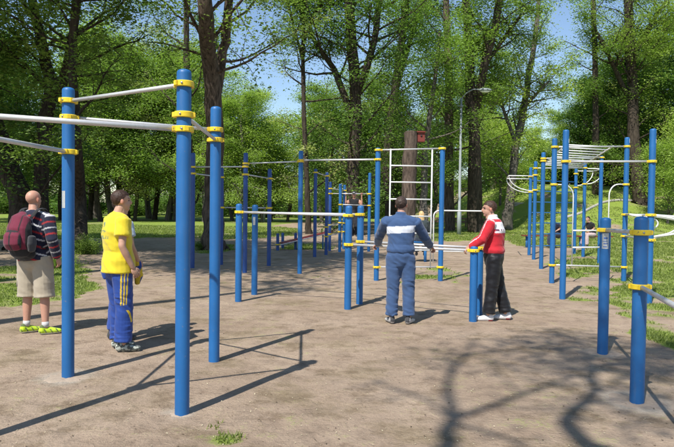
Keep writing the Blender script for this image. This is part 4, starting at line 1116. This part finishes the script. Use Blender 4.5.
        for i, (off, L) in enumerate(((.030, .070), (.010, .078), (-.010, .072), (-.029, .056))):
            p0 = wr + d * .075 * k + sd * off * k; q = [p0]; ang = 0; dd = d + sd * (off * 1.2)
            for f, kk in ((.45, .6), (.32, 1.0), (.23, .9)):
                ang += cu * kk; q.append(q[-1] + (dd * math.cos(ang) + pn * math.sin(ang)).normalized() * L * f * k)
            m.limb(q, [.0098 * k, .0092 * k, .0085 * k, .0072 * k], 8)
        q = [wr + d * .025 * k + sd * .026 * k, wr + d * .055 * k + sd * .048 * k + pn * .012 * k, wr + d * .085 * k + sd * .052 * k + pn * (.02 + .02 * cu) * k]
        m.limb(q, [.013 * k, .0115 * k, .009 * k], 8); return m.mesh('hand')
    bm = bmesh.new(); bm.from_mesh(bme); bm.from_mesh(hme)
    for s in 'LR':
        h = hand(s); bm.from_mesh(h)
    me = bpy.data.meshes.new('body'); bm.to_mesh(me); bm.free()
    skin = LK.get('skin', (.50, .29, .20)); hairc = LK.get('hair', (.03, .018, .012)); shave = LK.get('stubble')
    def skinfn(p):
        q = R.transposed() @ ((p - hd) / kh); c = V3(skin)
        if q.z > -.14 and q.length < .17:
            if q.y > .06 and abs(q.z + .055) < .008 and abs(q.x) < .026: c = V3((.38, .13, .11))
            if q.y > .05 and abs(q.z - .008) < .009 and .016 < abs(q.x) < .044: c = V3((.05, .03, .025))
            if q.y > .05 and abs(q.z - .033) < .006 and .014 < abs(q.x) < .05: c = c * .25
            if shave and q.y > .02 and q.z < -.04: c = c * .85
            if abs(q.x) > .07 and q.y < .02: c = V3((c.x * 1.1, c.y * .85, c.z * .8))
        return c
    paint_me(me, skinfn)
    body = link('body', me, 'skin', root)
    # ---- hair
    if LK.get('hairstyle', 'short') in ('short', 'long'):
        m = MB(); m.ball(hp(0, -.012, .034), (.084 * kh, .104 * kh, .094 * kh), 28, 20, R)
        if LK.get('hairstyle') == 'long':
            m.limb([hp(0, -.05, .03), hp(0, -.07, -.10), hp(.01, -.075, -.26), hp(.01, -.07, -.36)], [(.085 * k, .06 * k), (.088 * k, .055 * k), (.085 * k, .04 * k), (.05 * k, .02 * k)], 14, X)
        hm = remesh(m, .008 * det, 1) if True else None
        bm = bmesh.new(); bm.from_mesh(hm); kill = []
        for v in bm.verts:
            q = R.transposed() @ ((v.co - hd) / kh)
            line = .062 if q.y > .045 else (.062 - (.045 - q.y) * 1.2 if q.y > -.0 else max(-.055, .008 + q.y * 1.1))
            line += .006 * noise.noise(q * 60)
            if LK.get('hairstyle') == 'long': line = .05 if q.y > .03 else -9
            if q.z < line: kill.append(v)
            else: v.co += (v.co - hd).normalized() * k * (.005 * noise.noise(v.co * 55) + .004 * noise.noise(v.co * 130))
        bmesh.ops.delete(bm, geom=kill, context='VERTS'); bm.to_mesh(hm); bm.free()
        paint_me(hm, lambda p: V3(hairc) * (1 + .5 * noise.noise(V3((p.x * 70, p.y * 70, p.z * 14)))))
        link('hair', hm, 'hair', root)
    # ---- trousers / shorts
    g = LK.get('leg_g', .016); m = MB(); gw = -.1 if LK.get('hem', 0) < -.03 else 1.0
    m.limb([J['pelvis'] - V3((0, 0, .08 * k)), J['pelvis'] + V3((0, 0, .01 * k)), J['pelvis'].lerp(J['waist'], .6)], [((.145 + g) * k, (.11 + g) * k), ((.168 + g * gw) * k, (.122 + g * gw) * k), ((.148 + g * gw) * k, (.112 + g * gw) * k)], 20, X)
    short = LK.get('shorts')
    for s in 'LR':
        hip, kn, an = J['hip' + s], J['knee' + s], J['ank' + s]
        if short:
            e = kn.lerp(an, .12); m.tube([hip + (hip - kn) * .1, hip, hip.lerp(kn, .5), kn, e], [(.09 + g) * k, (.094 + g) * k, (.090 + g) * k, (.088 + g) * k, (.094 + g) * k], 18)
        else:
            e = kn.lerp(an, .93); m.tube([hip + (hip - kn) * .1, hip, hip.lerp(kn, .45), kn, kn.lerp(an, .4), kn.lerp(an, .8), e], [(.088 + g) * k, (.092 + g) * k, (.082 + g) * k, (.062 + g * 1.2) * k, (.060 + g * 1.3) * k, (.055 + g * 1.5) * k, (.053 + g * 1.7) * k], 18)
    pm_ = remesh(m, LK.get('leg_vox', .010) * det, 3); crumple(pm_, LK.get('leg_crumple', .007) * k, 6, 9, seed=3.3)
    if not short: folds(pm_, [(J['knee' + s], J['hip' + s] - J['ank' + s], .22 * k) for s in 'LR'] + [(J['ank' + s] + V3((0, 0, .03)) * k, J['knee' + s] - J['ank' + s], .26 * k) for s in 'LR'] + [(J['hip' + s] - V3((0, 0, .06)) * k, V3((.3 if s == 'L' else -.3, 0, 1)), .16 * k) for s in 'LR'], .0075 * k)
    kneeinfo = [(J['hip' + s], J['knee' + s], J['ank' + s], s) for s in 'LR']
    def legfn(p):
        best = None
        for hip, kn, an, s in kneeinfo:
            t1, d1 = seg_t(p, hip, kn); t2, d2 = seg_t(p, kn, an)
            tt, dd, ax = (t1 * .5, d1, hip.lerp(kn, t1)) if d1 < d2 else (.5 + t2 * .5, d2, kn.lerp(an, t2))
            if best is None or dd < best[1]: best = (tt, dd, p - ax, s)
        return LK['legfn'](p / k, best[0], best[2] / k, best[3])
    paint_me(pm_, legfn); link(LK.get('legname', 'trousers'), pm_, LK.get('legmat', 'cloth'), root)
    # ---- top
    g = LK.get('top_g', .018); m = MB(); bot = LK.get('hem', -.02)
    P_ = J['pelvis']; up_ = (J['waist'] - P_).normalized()
    hem = P_ + up_ * bot * k; lo = .030 if (bot < -.025) else 0.0
    if LK.get('blouson'):
        m.tube([hem, hem + up_ * .05 * k, hem + up_ * .065 * k, hem + up_ * .10 * k, J['waist']], [((.150 + g) * k, (.112 + g) * k), ((.150 + g) * k, (.112 + g) * k), ((.166 + g) * k, (.128 + g) * k), ((.172 + g) * k, (.134 + g) * k), ((.155 + g) * k, (.118 + g) * k)], 22, True, X)
        hem = hem + up_ * .06 * k; 
    m.tube([hem, P_.lerp(J['waist'], .35) if bot < 0 else hem + up_ * .03 * k, J['waist'], J['waist'].lerp(J['chest'], .5), J['chest'], J['chest'].lerp(J['neck'], .45), J['chest'].lerp(J['neck'], .78), J['neck'] - up_ * .015 * k],
           [((.158 + g + lo) * k, (.118 + g + lo) * k), ((.163 + g + lo * .6) * k, (.120 + g + lo * .6) * k), ((.152 + g) * k, (.115 + g) * k), ((.160 + g) * k, (.120 + g) * k), ((.176 + g) * k, (.122 + g) * k), ((.168 + g) * k, (.102 + g) * k), ((.112 + g) * k, (.082 + g) * k), ((.060 + g * .4) * k, (.058 + g * .4) * k)], 22, True, X)
    m.limb([J['shL'] + V3((.03, 0, -.005)) * k, J['neck'] + V3((0, -.005, -.045)) * k, J['shR'] - V3((.03, 0, .005)) * k], [(.052 + g * .8) * k, (.064 + g) * k, (.052 + g * .8) * k], 14)
    if LK.get('collar'): m.tube([J['neck'] - V3((0, 0, .05)) * k, J['neck'] + V3((0, .004, .02)) * k, J['neck'] + V3((0, .006, .05)) * k], [.084 * k, .074 * k, .070 * k], 18)
    sl = LK.get('sleeve', 1.0)
    for s in 'LR':
        sh, el, wr = J['sh' + s], J['el' + s], J['wr' + s]
        if sl <= 0: continue
        if sl >= 1: m.tube([sh - (el - sh) * .08, sh, sh.lerp(el, .5), el, el.lerp(wr, .5), el.lerp(wr, .86), el.lerp(wr, .97)], [(.045 + g) * k, (.057 + g) * k, (.048 + g) * k, (.042 + g) * k, (.038 + g) * k, (.032 + g) * k, (.025 + g * .7) * k], 14)
        else: m.tube([sh - (el - sh) * .08, sh, sh.lerp(el, sl * .5), sh.lerp(el, sl)], [(.045 + g) * k, (.057 + g) * k, (.055 + g) * k, (.056 + g) * k], 14)
    tm = remesh(m, .009 * det, 3); crumple(tm, LK.get('top_crumple', .006) * k, 6, 8, seed=8.1)
    folds(tm, [(J['el' + s], J['sh' + s] - J['wr' + s], .17 * k) for s in 'LR' if sl >= 1] + [(J['pelvis'] + V3((0, 0, .08)) * k, V3((.15, 0, 1)), .26 * k)] + [(J['sh' + s] - V3((0, 0, .10)) * k, V3((.8 if s == 'L' else -.8, 0, 1)), .15 * k) for s in 'LR'], .0055 * k, 5.0)
    armi = [(J['sh' + s], J['el' + s], J['wr' + s], s) for s in 'LR']
    tr0 = (J['waist'], J['neck'])
    def topfn(p):
        best = (9, 9, V3((0, 0, 0)), 'T')
        for sh, el, wr, s in armi:
            t1, d1 = seg_t(p, sh, el); t2, d2 = seg_t(p, el, wr)
            tt, dd, ax = (t1 * .5, d1, sh.lerp(el, t1)) if d1 < d2 else (.5 + t2 * .5, d2, el.lerp(wr, t2))
            if dd < best[1] and dd < .105 * k and (tt > 0.03 or abs(p.x) > abs(sh.x)): best = (tt, dd, p - ax, s)
        isarm = best[3] != 'T' and (abs(p.x) > .155 * k or best[0] > .45)
        t = P_; 
        return LK['topfn'](p / k, best[0] if isarm else -1, best[2] / k, best[3], (p - P_).dot(up_) / k)
    paint_me(tm, topfn); link(LK.get('topname', 'jacket'), tm, LK.get('topmat', 'cloth'), root)
    # ---- shoes
    for s in 'LR':
        an = J['ank' + s]; fw = Matrix.Rotation(J['toe' + s], 3, 'Z') @ Matrix.Rotation(J.get('tilt' + s, 0.0), 3, 'X')
        def f(x, y, z): return an + fw @ (V3((x, y, z)) * k)
        m = MB(); m.limb([f(0, -.045, -.042), f(0, .03, -.04), f(0, .10, -.052), f(0, .160, -.058)], [(.038 * k, .044 * k), (.042 * k, .048 * k), (.049 * k, .037 * k), (.042 * k, .028 * k)], 14, X)
        m.limb([f(0, -.035, -.04), f(0, -.028, .0)], [(.042 * k, .05 * k), (.038 * k, .042 * k)], 12, X)
        sm = remesh(m, .008 * det, 2); paint_me(sm, lambda p: V3(LK['shoe'](fw.transposed() @ ((p - an) / k))))
        so_ = link('shoe', sm, 'cloth', root)
        m = MB(); m.tube([f(0, 0, -.090), f(0, 0, -.088), f(0, 0, -.068)], [.001, .001, .001], 4)
        m = MB(); outl = []
        for i in range(20):
            a = 2 * PI * i / 20; y = .055 + math.cos(a) * .138; x = math.sin(a) * (.042 + .010 * math.cos(a)); outl.append((x, y))
        vs = [f(x, y, -.090) for x, y in outl] + [f(x * 1.04, y + .0, -.068 + .012 * max(0, (y - .12) * 6)) for x, y in outl]
        fs = [(i, (i + 1) % 20, 20 + (i + 1) % 20, 20 + i) for i in range(20)] + [tuple(reversed(range(20))), tuple(range(20, 40))]
        m.add(vs, fs); me_ = m.mesh('sole'); paint_me(me_, lambda p: V3(LK.get('sole', (.6, .6, .58)))); link('sole', me_, 'cloth', so_)
        if LK.get('sock'):
            m = MB(); kn = J['knee' + s]; m.tube([an, an.lerp(kn, .16)], [.042 * k, .041 * k], 12); me_ = m.mesh('sock'); paint_me(me_, lambda p: V3(LK['sock'])); link('sock', me_, 'cloth', root)
    root['_J'] = 0; del root['_J']
    return root, J
def done(root):
    if '_local' in root: del root['_local']
def place(px, py): g = G(px, py); return Vector((g.x, g.y, hgt(g.x, g.y)))
def solid(c): return lambda *a: V3(c)
def yaw_of(fx, fy): return math.atan2(-fx, fy)     # figure looks along +y when yaw = 0

NAVY = (.010, .012, .034); WHITE = (.50, .50, .52); RED = (.33, .018, .022)
# 1 man with the backpack
def stripes(p, t, o, s, h):
    if t >= 0: u = t * 7.5 + .2
    else: u = (1.52 - p.z) * 12 - abs(p.x) * 4.5 + .4
    f = u % 2.0
    if f < .22: return V3(WHITE)
    if 1.0 < f < 1.27: return V3(RED)
    return V3(NAVY)
loc = place(35, 333.5)
hs = (zat(loc.x, loc.y, 189.5)) / 1.775
pr, J = person(loc, yaw_of(.20, 1), hs, 'bald man in khaki cargo shorts with a maroon backpack, seen from behind', dict(
    shL=(-.20, -.01, 1.43), shR=(.20, -.01, 1.43), elR=(.27, -.05, 1.17), wrR=(.27, .06, .93), elL=(-.25, .03, 1.18), wrL=(-.16, .20, 1.05), waist=(-.01, .0, 1.10), head=(-.035, .02, 1.655), neck=(-.02, -.01, 1.50),
    hipL=(-.10, 0, .92), hipR=(.10, 0, .92), kneeL=(-.115, .02, .50), kneeR=(.125, .01, .50), ankL=(-.12, 0, .09), ankR=(.16, -.02, .09), toeL=-.55, toeR=-.75, headyaw=-.15, curl=.7),
    dict(hairstyle='none', skin=(.50, .27, .19), stubble=True, shorts=True, legname='shorts', leg_g=.028, legfn=lambda p, t, o, s: V3((.40, .345, .26)) * (.82 if (.34 < t < .44 and o.y * 0 + abs(o.x) > .07) else 1.0),
         topfn=stripes, topname='sweater', top_g=.022, hem=-.05, shoe=lambda q: (.75, .78, .70) if q.z < -.068 else ((.10, .13, .05) if (abs((q.y * 30 + q.z * 18) % 2.0 - 1) < .22 and abs(q.x) > .022 and q.z < -.02) or (q.z > .0) else ((.62, .70, .30) if abs(q.x) < .015 and .02 < q.y < .09 and (q.y * 70) % 1 > .5 else (.50, .70, .03))), sole=(.62, .75, .35), sock=(.5, .5, .5)))
k = hs
m = MB()     # cargo pockets and belt loops of the shorts
for sx in (-1, 1):
    m.box(V3((sx * .192, 0, .66)) * k, (.03 * k, .15 * k, .17 * k), None, .008); 
me_ = m.mesh('cargo_pocket'); paint_me(me_, solid((.38, .325, .24))); link('cargo_pocket', me_, 'cloth', pr)
m = MB(); m.tube([V3((.28, .065, .955)) * k, V3((.28, .06, .985)) * k], .036 * k, 14); me_ = m.mesh('wrist_watch'); paint_me(me_, solid((.01, .01, .012))); link('wrist_watch', me_, 'shiny_cloth', pr)
done(pr)
# the backpack
bp_ = thing('backpack', loc, 'maroon and black backpack worn by the bald man', 'backpack', None, pr.rotation_euler.z); bp_['_local'] = 1; bp_.scale = (.93, .98, 1.0)
def bag_piece(name, shapes, col, vox=.010, cr=.004, mat='cloth'):
    m = MB()
    for kind, *a in shapes:
        if kind == 'ball': m.ball(V3(a[0]) * k, tuple(v * k for v in a[1]), 16, 12)
        elif kind == 'box': m.box(V3(a[0]) * k, tuple(v * k for v in a[1]), a[3] if len(a) > 3 else None, a[2] * k)
        elif kind == 'limb': m.limb([V3(q) * k for q in a[0]], [tuple(v * k for v in r_) for r_ in a[1]], 16, (1, 0, 0))
    me_ = remesh(m, vox, 3); crumple(me_, cr, 9, 12, 4.0)
    paint_me(me_, col if callable(col) else solid(col)); return link(name, me_, mat, bp_)
MAR = (.155, .016, .040); BLK = (.014, .014, .016)
bag_piece('main_body', [('limb', [(-.02, -.24, 1.02), (-.02, -.26, 1.14), (-.02, -.26, 1.30), (-.02, -.23, 1.43), (-.02, -.20, 1.47)], [(.15, .08), (.165, .115), (.16, .115), (.125, .08), (.06, .04)])],
          lambda p: V3(BLK) if (abs(p.x / k + .02) > .135 or p.z / k < 1.06 or abs(abs(p.x / k + .02) - .075) < .008 and p.z / k > 1.28) else V3(MAR))
bag_piece('front_pocket', [('limb', [(-.03, -.35, 1.07), (-.03, -.37, 1.13), (-.03, -.37, 1.22), (-.03, -.35, 1.27)], [(.11, .03), (.125, .055), (.118, .05), (.09, .03)])],
          lambda p: V3(BLK) if (abs(p.x / k + .03) < .012 or abs(p.x / k + .03) > .105 or p.z / k > 1.262) else V3(MAR))
bag_piece('side_pocket', [('limb', [(.15, -.24, 1.05), (.155, -.25, 1.12), (.15, -.24, 1.2)], [(.03, .06), (.038, .075), (.025, .07)])], (.05, .05, .055))
bag_piece('hip_pad', [('limb', [(-.02, -.18, .99), (-.02, -.20, 1.02)], [(.17, .08), (.16, .10)])], BLK)
for sx in (-1, 1):
    m = MB(); m.tube(curve([V3((sx * .09 - .01, -.17, 1.43)) * k, V3((sx * .115, -.09, 1.525)) * k, V3((sx * .12, .03, 1.53)) * k, V3((sx * .12, .125, 1.42)) * k, V3((sx * .14, .155, 1.25)) * k, V3((sx * .19, .06, 1.12)) * k, V3((sx * .19, -.10, 1.07)) * k], 5), [(.030 * k, .008 * k)] * 31, 10, True, (1, 0, 0))
    me_ = m.mesh('strap'); paint_me(me_, solid(BLK)); link('strap', me_, 'cloth', bp_)
m = MB(); m.tube(curve([V3((-.06, -.2, 1.47)) * k, V3((-.02, -.2, 1.52)) * k, V3((.02, -.2, 1.47)) * k], 5), .010 * k, 8); me_ = m.mesh('handle'); paint_me(me_, solid(BLK)); link('handle', me_, 'cloth', bp_)
done(bp_)

# 2 man in the yellow shirt
loc = place(118, 350.5); hs = zat(loc.x, loc.y, 189.5) / 1.775
BL = (.018, .058, .27)
def leg2(p, t, o, s):
    a = math.atan2(o.y, o.x if s == 'R' else -o.x)   # 0 = outer side
    if t < .47:
        for c in (-.42, -.12, .18):
            if abs(a - (c + .1 - t * .8)) < .075 and t > .03: return V3((.70, .50, .03))
    if .54 < t < .70 and abs(a - (.15 + (t - .54) * 4 - 18 * (t - .62) ** 2)) < .16: return V3((.70, .50, .03))
    return V3(BL)
def top2(p, t, o, s, h):
    c = V3((.70, .56, .025))
    if t < 0 and p.y < -.03:
        x, z = p.x, p.z
        G_ = V3((.16, .24, .12))
        if (x - .0) ** 2 + ((z - 1.395) * 1.0) ** 2 < .030 ** 2 and noise.noise(p * 55) > -.25: return G_
        if abs(z - 1.315) < .015 and abs(x) < .075 and noise.noise(V3((x * 75, 2, z * 25))) > -.05: return G_
        if abs(z - 1.255) < .016 and abs(x) < .095 and noise.noise(V3((x * 75, 8, z * 25))) > -.05: return G_
    return c
pr, J = person(loc, yaw_of(.76, .62), hs, 'man in a yellow T-shirt and blue track trousers with yellow side stripes', dict(
    elR=(.245, -.05, 1.165), wrR=(.235, .075, .93), palmR=(-1, 0, 0), elL=(-.245, -.02, 1.17), wrL=(-.22, .12, .96), kneeR=(.10, .03, .50), ankR=(.10, .02, .09), kneeL=(-.10, .04, .50), ankL=(-.12, .05, .09), toeR=-.30, toeL=-.05, headyaw=-.16, curl=.55,
    chest=(0, -.02, 1.32), neck=(0, -.01, 1.50), head=(0, .03, 1.655)),
    dict(hair=(.045, .022, .014), legfn=leg2, leg_vox=.0065, leg_g=.024, leg_crumple=.009, topfn=top2, topname='shirt', sleeve=.62, hem=-.09, top_g=.027, top_crumple=.010, shoe=lambda q: (.09, .10, .09) if noise.noise(q * 30) > -.1 else (.45, .48, .42), sole=(.50, .40, .06), legmat='shiny_cloth'))
done(pr)
# 3 the person hidden behind him
loc3 = place(119, 340); hs3 = zat(loc3.x, loc3.y, 196) / 1.775
pr, J = person(loc3, yaw_of(.62, .75), hs3, 'person in a pale blue shirt half hidden behind the man in yellow', dict(elR=(.235, .02, 1.17), wrR=(.19, .14, .98)),
    dict(hair=(.04, .022, .015), legfn=solid((.02, .06, .28)), topfn=solid((.40, .50, .62)), topname='shirt', sleeve=.6, hem=-.02, top_g=.02, shoe=solid((.05, .05, .05)), det=1.3)); 
k = hs3; m = MB()
m.limb([V3((.15, .10, 1.04)) * k, V3((.17, .15, .94)) * k, V3((.16, .17, .80)) * k, V3((.14, .16, .70)) * k], [(.04 * k, .035 * k), (.045 * k, .035 * k), (.05 * k, .03 * k), (.03 * k, .02 * k)], 14)
m.limb([V3((-.15, -.05, 1.0)) * k, V3((-.17, -.10, .88)) * k, V3((-.15, -.1, .76)) * k], [(.04 * k, .04 * k), (.055 * k, .035 * k), (.03 * k, .02 * k)], 12)
m.limb([V3((-.14, .0, 1.0)) * k, V3((0, .15, 1.0)) * k, V3((.15, .06, 1.0)) * k], [.035 * k] * 3, 10)
me_ = remesh(m, .010, 2); crumple(me_, .008, 14, 10, 2.0); paint_me(me_, lambda p: V3((.70, .48, .03)) if noise.noise(V3((p.x * 9, p.y * 9, p.z * 7))) > -.12 and p.x > -.05 else V3(BL)); link('tied_jacket', me_, 'cloth', pr); pr.children[-1]['label'] = 'yellow and blue jacket knotted round the waist'
done(pr)

# 4 man in the blue tracksuit, both hands on the bars
loc = place(399.5, 323.5); hs = zat(loc.x, loc.y, 196) / 1.775; yaw = yaw_of(.10, 1.0)
Minv = (Matrix.Translation(loc) @ Matrix.Rotation(yaw, 4, 'Z')).inverted()
# bar line R3-R5 as seen by the figure
def on_bar(p, q, zp, zq_, px):
    best = None
    for i in range(401):
        f = i / 400; w_ = p.P(zp).lerp(q.P(zq_), f); e = abs(proj(w_)[0] - px)
        if best is None or e < best[0]: best = (e, w_)
    return best[1]
bL = Minv @ on_bar(R3p, R5, R3p.z(244.5), R5.z(250.5), 374.5); bR = Minv @ on_bar(R3p, R5, R3p.z(244.5), R5.z(250.5), 433.5)
wl = bL / hs + V3((.05, -.05, .035)); wr_ = bR / hs + V3((-.05, -.05, .035))
TB = (.040, .085, .195)
def top4(p, t, o, s, h):
    if t < 0 and h < .045: return V3(TB) * .72
    if t < 0.0 and 1.265 < p.z - p.x * .06 < 1.36 and p.y < .03: return V3((.62, .65, .72))
    return V3(TB)
pr, J = person(loc, yaw, hs, 'man in blue tracksuit with white band across his back, leaning on the parallel bars', dict(
    shL=(-.20, .0, 1.42), shR=(.20, .0, 1.42), elL=((-.20 + wl.x) / 2 - .03, wl.y * .35, (1.42 + wl.z) / 2 - .03), elR=((.20 + wr_.x) / 2 + .02, wr_.y * .35, (1.42 + wr_.z) / 2 - .04), wrL=tuple(wl), wrR=tuple(wr_),
    hdirL=tuple((V3((-.6, .5, -.5)))), hdirR=tuple((V3((.6, .5, -.5)))), palmL=(0, .3, -1), palmR=(0, .3, -1), thumbL=(1, .4, 0), thumbR=(-1, .4, 0), curl=.95,
    pelvis=(0, 0, .95), hipL=(-.095, 0, .91), hipR=(.095, 0, .91), kneeL=(-.10, .01, .49), kneeR=(.12, .02, .49), ankL=(-.115, 0, .09), ankR=(.125, -.01, .09), toeL=.35, toeR=-.35, headyaw=-.25),
    dict(hair=(.05, .032, .025), skin=(.45, .25, .18), legfn=solid((.043, .089, .20)), leg_g=.019, leg_crumple=.011, topfn=top4, top_g=.024, top_crumple=.009, hem=-.01, collar=True, blouson=True, shoe=lambda q: (.45, .45, .45) if q.z < -.055 or abs(q.x) > .035 else (.05, .05, .055), sole=(.10, .10, .10)))
done(pr)

# 5 man in the red jacket
loc = place(494, 320.5); hs = zat(loc.x, loc.y, 200) / 1.76; yaw = yaw_of(-.97, .22)
Minv = (Matrix.Translation(loc) @ Matrix.Rotation(yaw, 4, 'Z')).inverted()
ha = Minv @ on_bar(R3p, R5, R3p.z(244.5), R5.z(250.5), 464.5); hb = Minv @ on_bar(R4, R6, R4.z(241.5), R6.z(248), 466.5)
wl = ha / hs + V3((0, -.075, .045)); wr_ = hb / hs + V3((0, -.075, .045))
if wl.x > wr_.x: wl, wr_ = wr_, wl
def top5(p, t, o, s, h):
    R_ = V3((.52, .016, .030)); Wt = V3((.74, .72, .74))
    if t >= 0 and t < .97:
        a = math.atan2(o.z, o.x if s == 'R' else -o.x) 
        for c in (.95, 1.45):
            if abs(a - c) < .15: return Wt
    if t < .10 and h > .34 and p.y < .02 and h < .50:
        if abs(h - .385) < .012 and noise.noise(V3((p.x * 60, 0, p.z * 30))) > -.1: return V3((.12, .04, .08))
        return Wt
    if h > .515: return Wt if h > .54 else R_
    return R_
pr, J = person(loc, yaw, hs, 'man in red and white jacket and black trousers at the end of the parallel bars', dict(
    pelvis=(0, .02, .94), waist=(0, .02, 1.09), chest=(0, .01, 1.31), neck=(0, .05, 1.49), head=(0, .095, 1.63), shL=(-.18, .07, 1.42), shR=(.18, .07, 1.42),
    elL=((-.18 + wl.x) / 2 - .06, .19, (1.42 + wl.z) / 2 - .06), elR=((.18 + wr_.x) / 2 + .06, .19, (1.42 + wr_.z) / 2 - .06), wrL=tuple(wl), wrR=tuple(wr_),
    hdirL=(0, .8, -.6), hdirR=(0, .8, -.6), palmL=(.3, -.1, -1), palmR=(-.3, -.1, -1), thumbL=(1, 0, 0), thumbR=(-1, 0, 0), curl=.9,
    hipL=(-.09, .02, .90), hipR=(.09, .02, .90), kneeL=(-.10, .04, .49), ankL=(-.11, .085, .09), kneeR=(.10, -.06, .50), ankR=(.10, -.17, .09), toeL=.1, toeR=-.05, headyaw=.18, headpitch=-.05),
    dict(hair=(.055, .028, .018), skin=(.50, .28, .20), legfn=lambda p, t, o, s: V3((.007, .007, .010)), legmat='shiny_cloth', leg_g=.022, leg_crumple=.010, topfn=top5, top_g=.022, top_crumple=.008, hem=-.01, collar=True, blouson=True,
         shoe=lambda q: (.70, .68, .68) if q.z > -.062 or q.y > 0 else (.5, .04, .05), sole=(.55, .08, .09)))
done(pr)

# 6 man hanging from the far bar
bz = zq; hcx = on_bar(Q3, Q6, zq, Q6.z(193.8), 354)
hz = bz
Hs6 = 1.0
foot = Vector((hcx.x, hcx.y + .02, bz - 1.80)); yaw = yaw_of(-.25, -1)
pr, J = person(foot, yaw, Hs6, 'man in a black vest and cap pulling himself up on the distant high bar', dict(
    shL=(-.19, -.06, 1.55), shR=(.19, -.06, 1.55), elL=(-.30, .0, 1.33), elR=(.30, .0, 1.33), wrL=(-.29, .02, 1.735), wrR=(.29, .02, 1.735), neck=(0, -.07, 1.62), head=(0, -.06, 1.78), chest=(0, -.08, 1.44), waist=(0, -.08, 1.22), pelvis=(0, -.06, 1.07),
    hipL=(-.09, -.05, 1.03), hipR=(.09, -.05, 1.03), kneeL=(-.10, .05, .62), kneeR=(.10, .05, .62), ankL=(-.08, -.25, .33), ankR=(.08, -.25, .33), hdirL=(0, .0, 1), hdirR=(0, .0, 1), palmL=(0, 1, 0), palmR=(0, 1, 0), curl=1.2),
    dict(hairstyle='none', skin=(.50, .26, .18), legfn=solid((.02, .02, .025)), topfn=solid((.010, .010, .012)), topname='vest', sleeve=0, top_g=.012, hem=-.02, shoe=solid((.06, .06, .06)), det=1.8))
m = MB(); hd = J['head']; m.ball(hd + V3((0, -.012, .05)), (.086, .106, .080), 16, 10); m.ball(hd + V3((0, .11, .055)), (.065, .07, .014), 12, 6)
me_ = remesh(m, .012, 1); paint_me(me_, lambda p: V3((.6, .6, .62)) if p.y > hd.y + .085 and abs(p.x) < .05 and p.z > hd.z + .06 else V3((.012, .012, .014))); link('cap', me_, 'cloth', pr); done(pr)

# 7 fair-haired woman on the small blue bench
SEAT = dict(pelvis=(0, 0, .56), waist=(0, .01, .72), chest=(0, .05, .94), neck=(0, .09, 1.11), head=(0, .125, 1.27), shL=(-.16, .07, 1.05), shR=(.16, .07, 1.05),
            elL=(-.21, .12, .80), elR=(.21, .12, .80), wrL=(-.12, .33, .68), wrR=(.12, .33, .68), hipL=(-.09, .03, .54), hipR=(.09, .03, .54), kneeL=(-.12, .45, .53), kneeR=(.12, .45, .53), ankL=(-.12, .45, .09), ankR=(.12, .45, .09))
ctr = atY(421, 250, Yb2); SE = {k_: v for k_, v in SEAT.items()}
pr, J = person((ctr.x, Yb2, hgt(ctr.x, Yb2) + .15), yaw_of(.1, 1), .99, 'fair-haired woman in dark clothes sitting beyond the man in the blue tracksuit', SE,
    dict(hairstyle='long', hair=(.62, .42, .20), legfn=solid((.03, .04, .06)), topfn=lambda p, t, o, s, h: V3((.02, .03, .035)) if (p.z * 22) % 1 > .35 else V3((.05, .07, .07)), shoe=solid((.1, .1, .1)), det=1.6)); done(pr)
# 8, 9 two people on the far bench
for (px, fx, lab, topc, legc, lean) in ((558, -.5, 'person in dark blue bent forward on the far bench behind the rig', (.012, .018, .05), (.03, .04, .07), .16),
                                (592.5, -.75, 'person in a black top and pale trousers sitting on the far bench', (.012, .012, .014), (.52, .40, .40), .10)):
    c = atY(px, 235, Yb); SE = dict(SEAT)
    for kk in ('waist', 'chest', 'neck', 'head', 'shL', 'shR'):
        f_ = {'waist': .3, 'chest': .8, 'neck': 1.2, 'head': 1.7, 'shL': 1.1, 'shR': 1.1}[kk]; v = SE[kk]; SE[kk] = (v[0], v[1] + lean * f_, v[2] - lean * .35 * f_)
    dz = ZB - .46
    pr, J = person((c.x, Yb, hgt(c.x, Yb) + max(0, dz)), yaw_of(fx, -.35), .98, lab, SE,
        dict(hair=(.02, .014, .012), legfn=solid(legc), topfn=solid(topc), topname='shirt', sleeve=.55, shoe=solid((.05, .05, .06)), det=1.8)); done(pr)
for o in bpy.data.objects:
    if '_local' in o: del o['_local']
print('leaves', LEAF_N['n'], 'tris', sum(len(m_.loop_triangles) if m_.loop_triangles else sum(1 for _ in ()) for m_ in bpy.data.meshes))
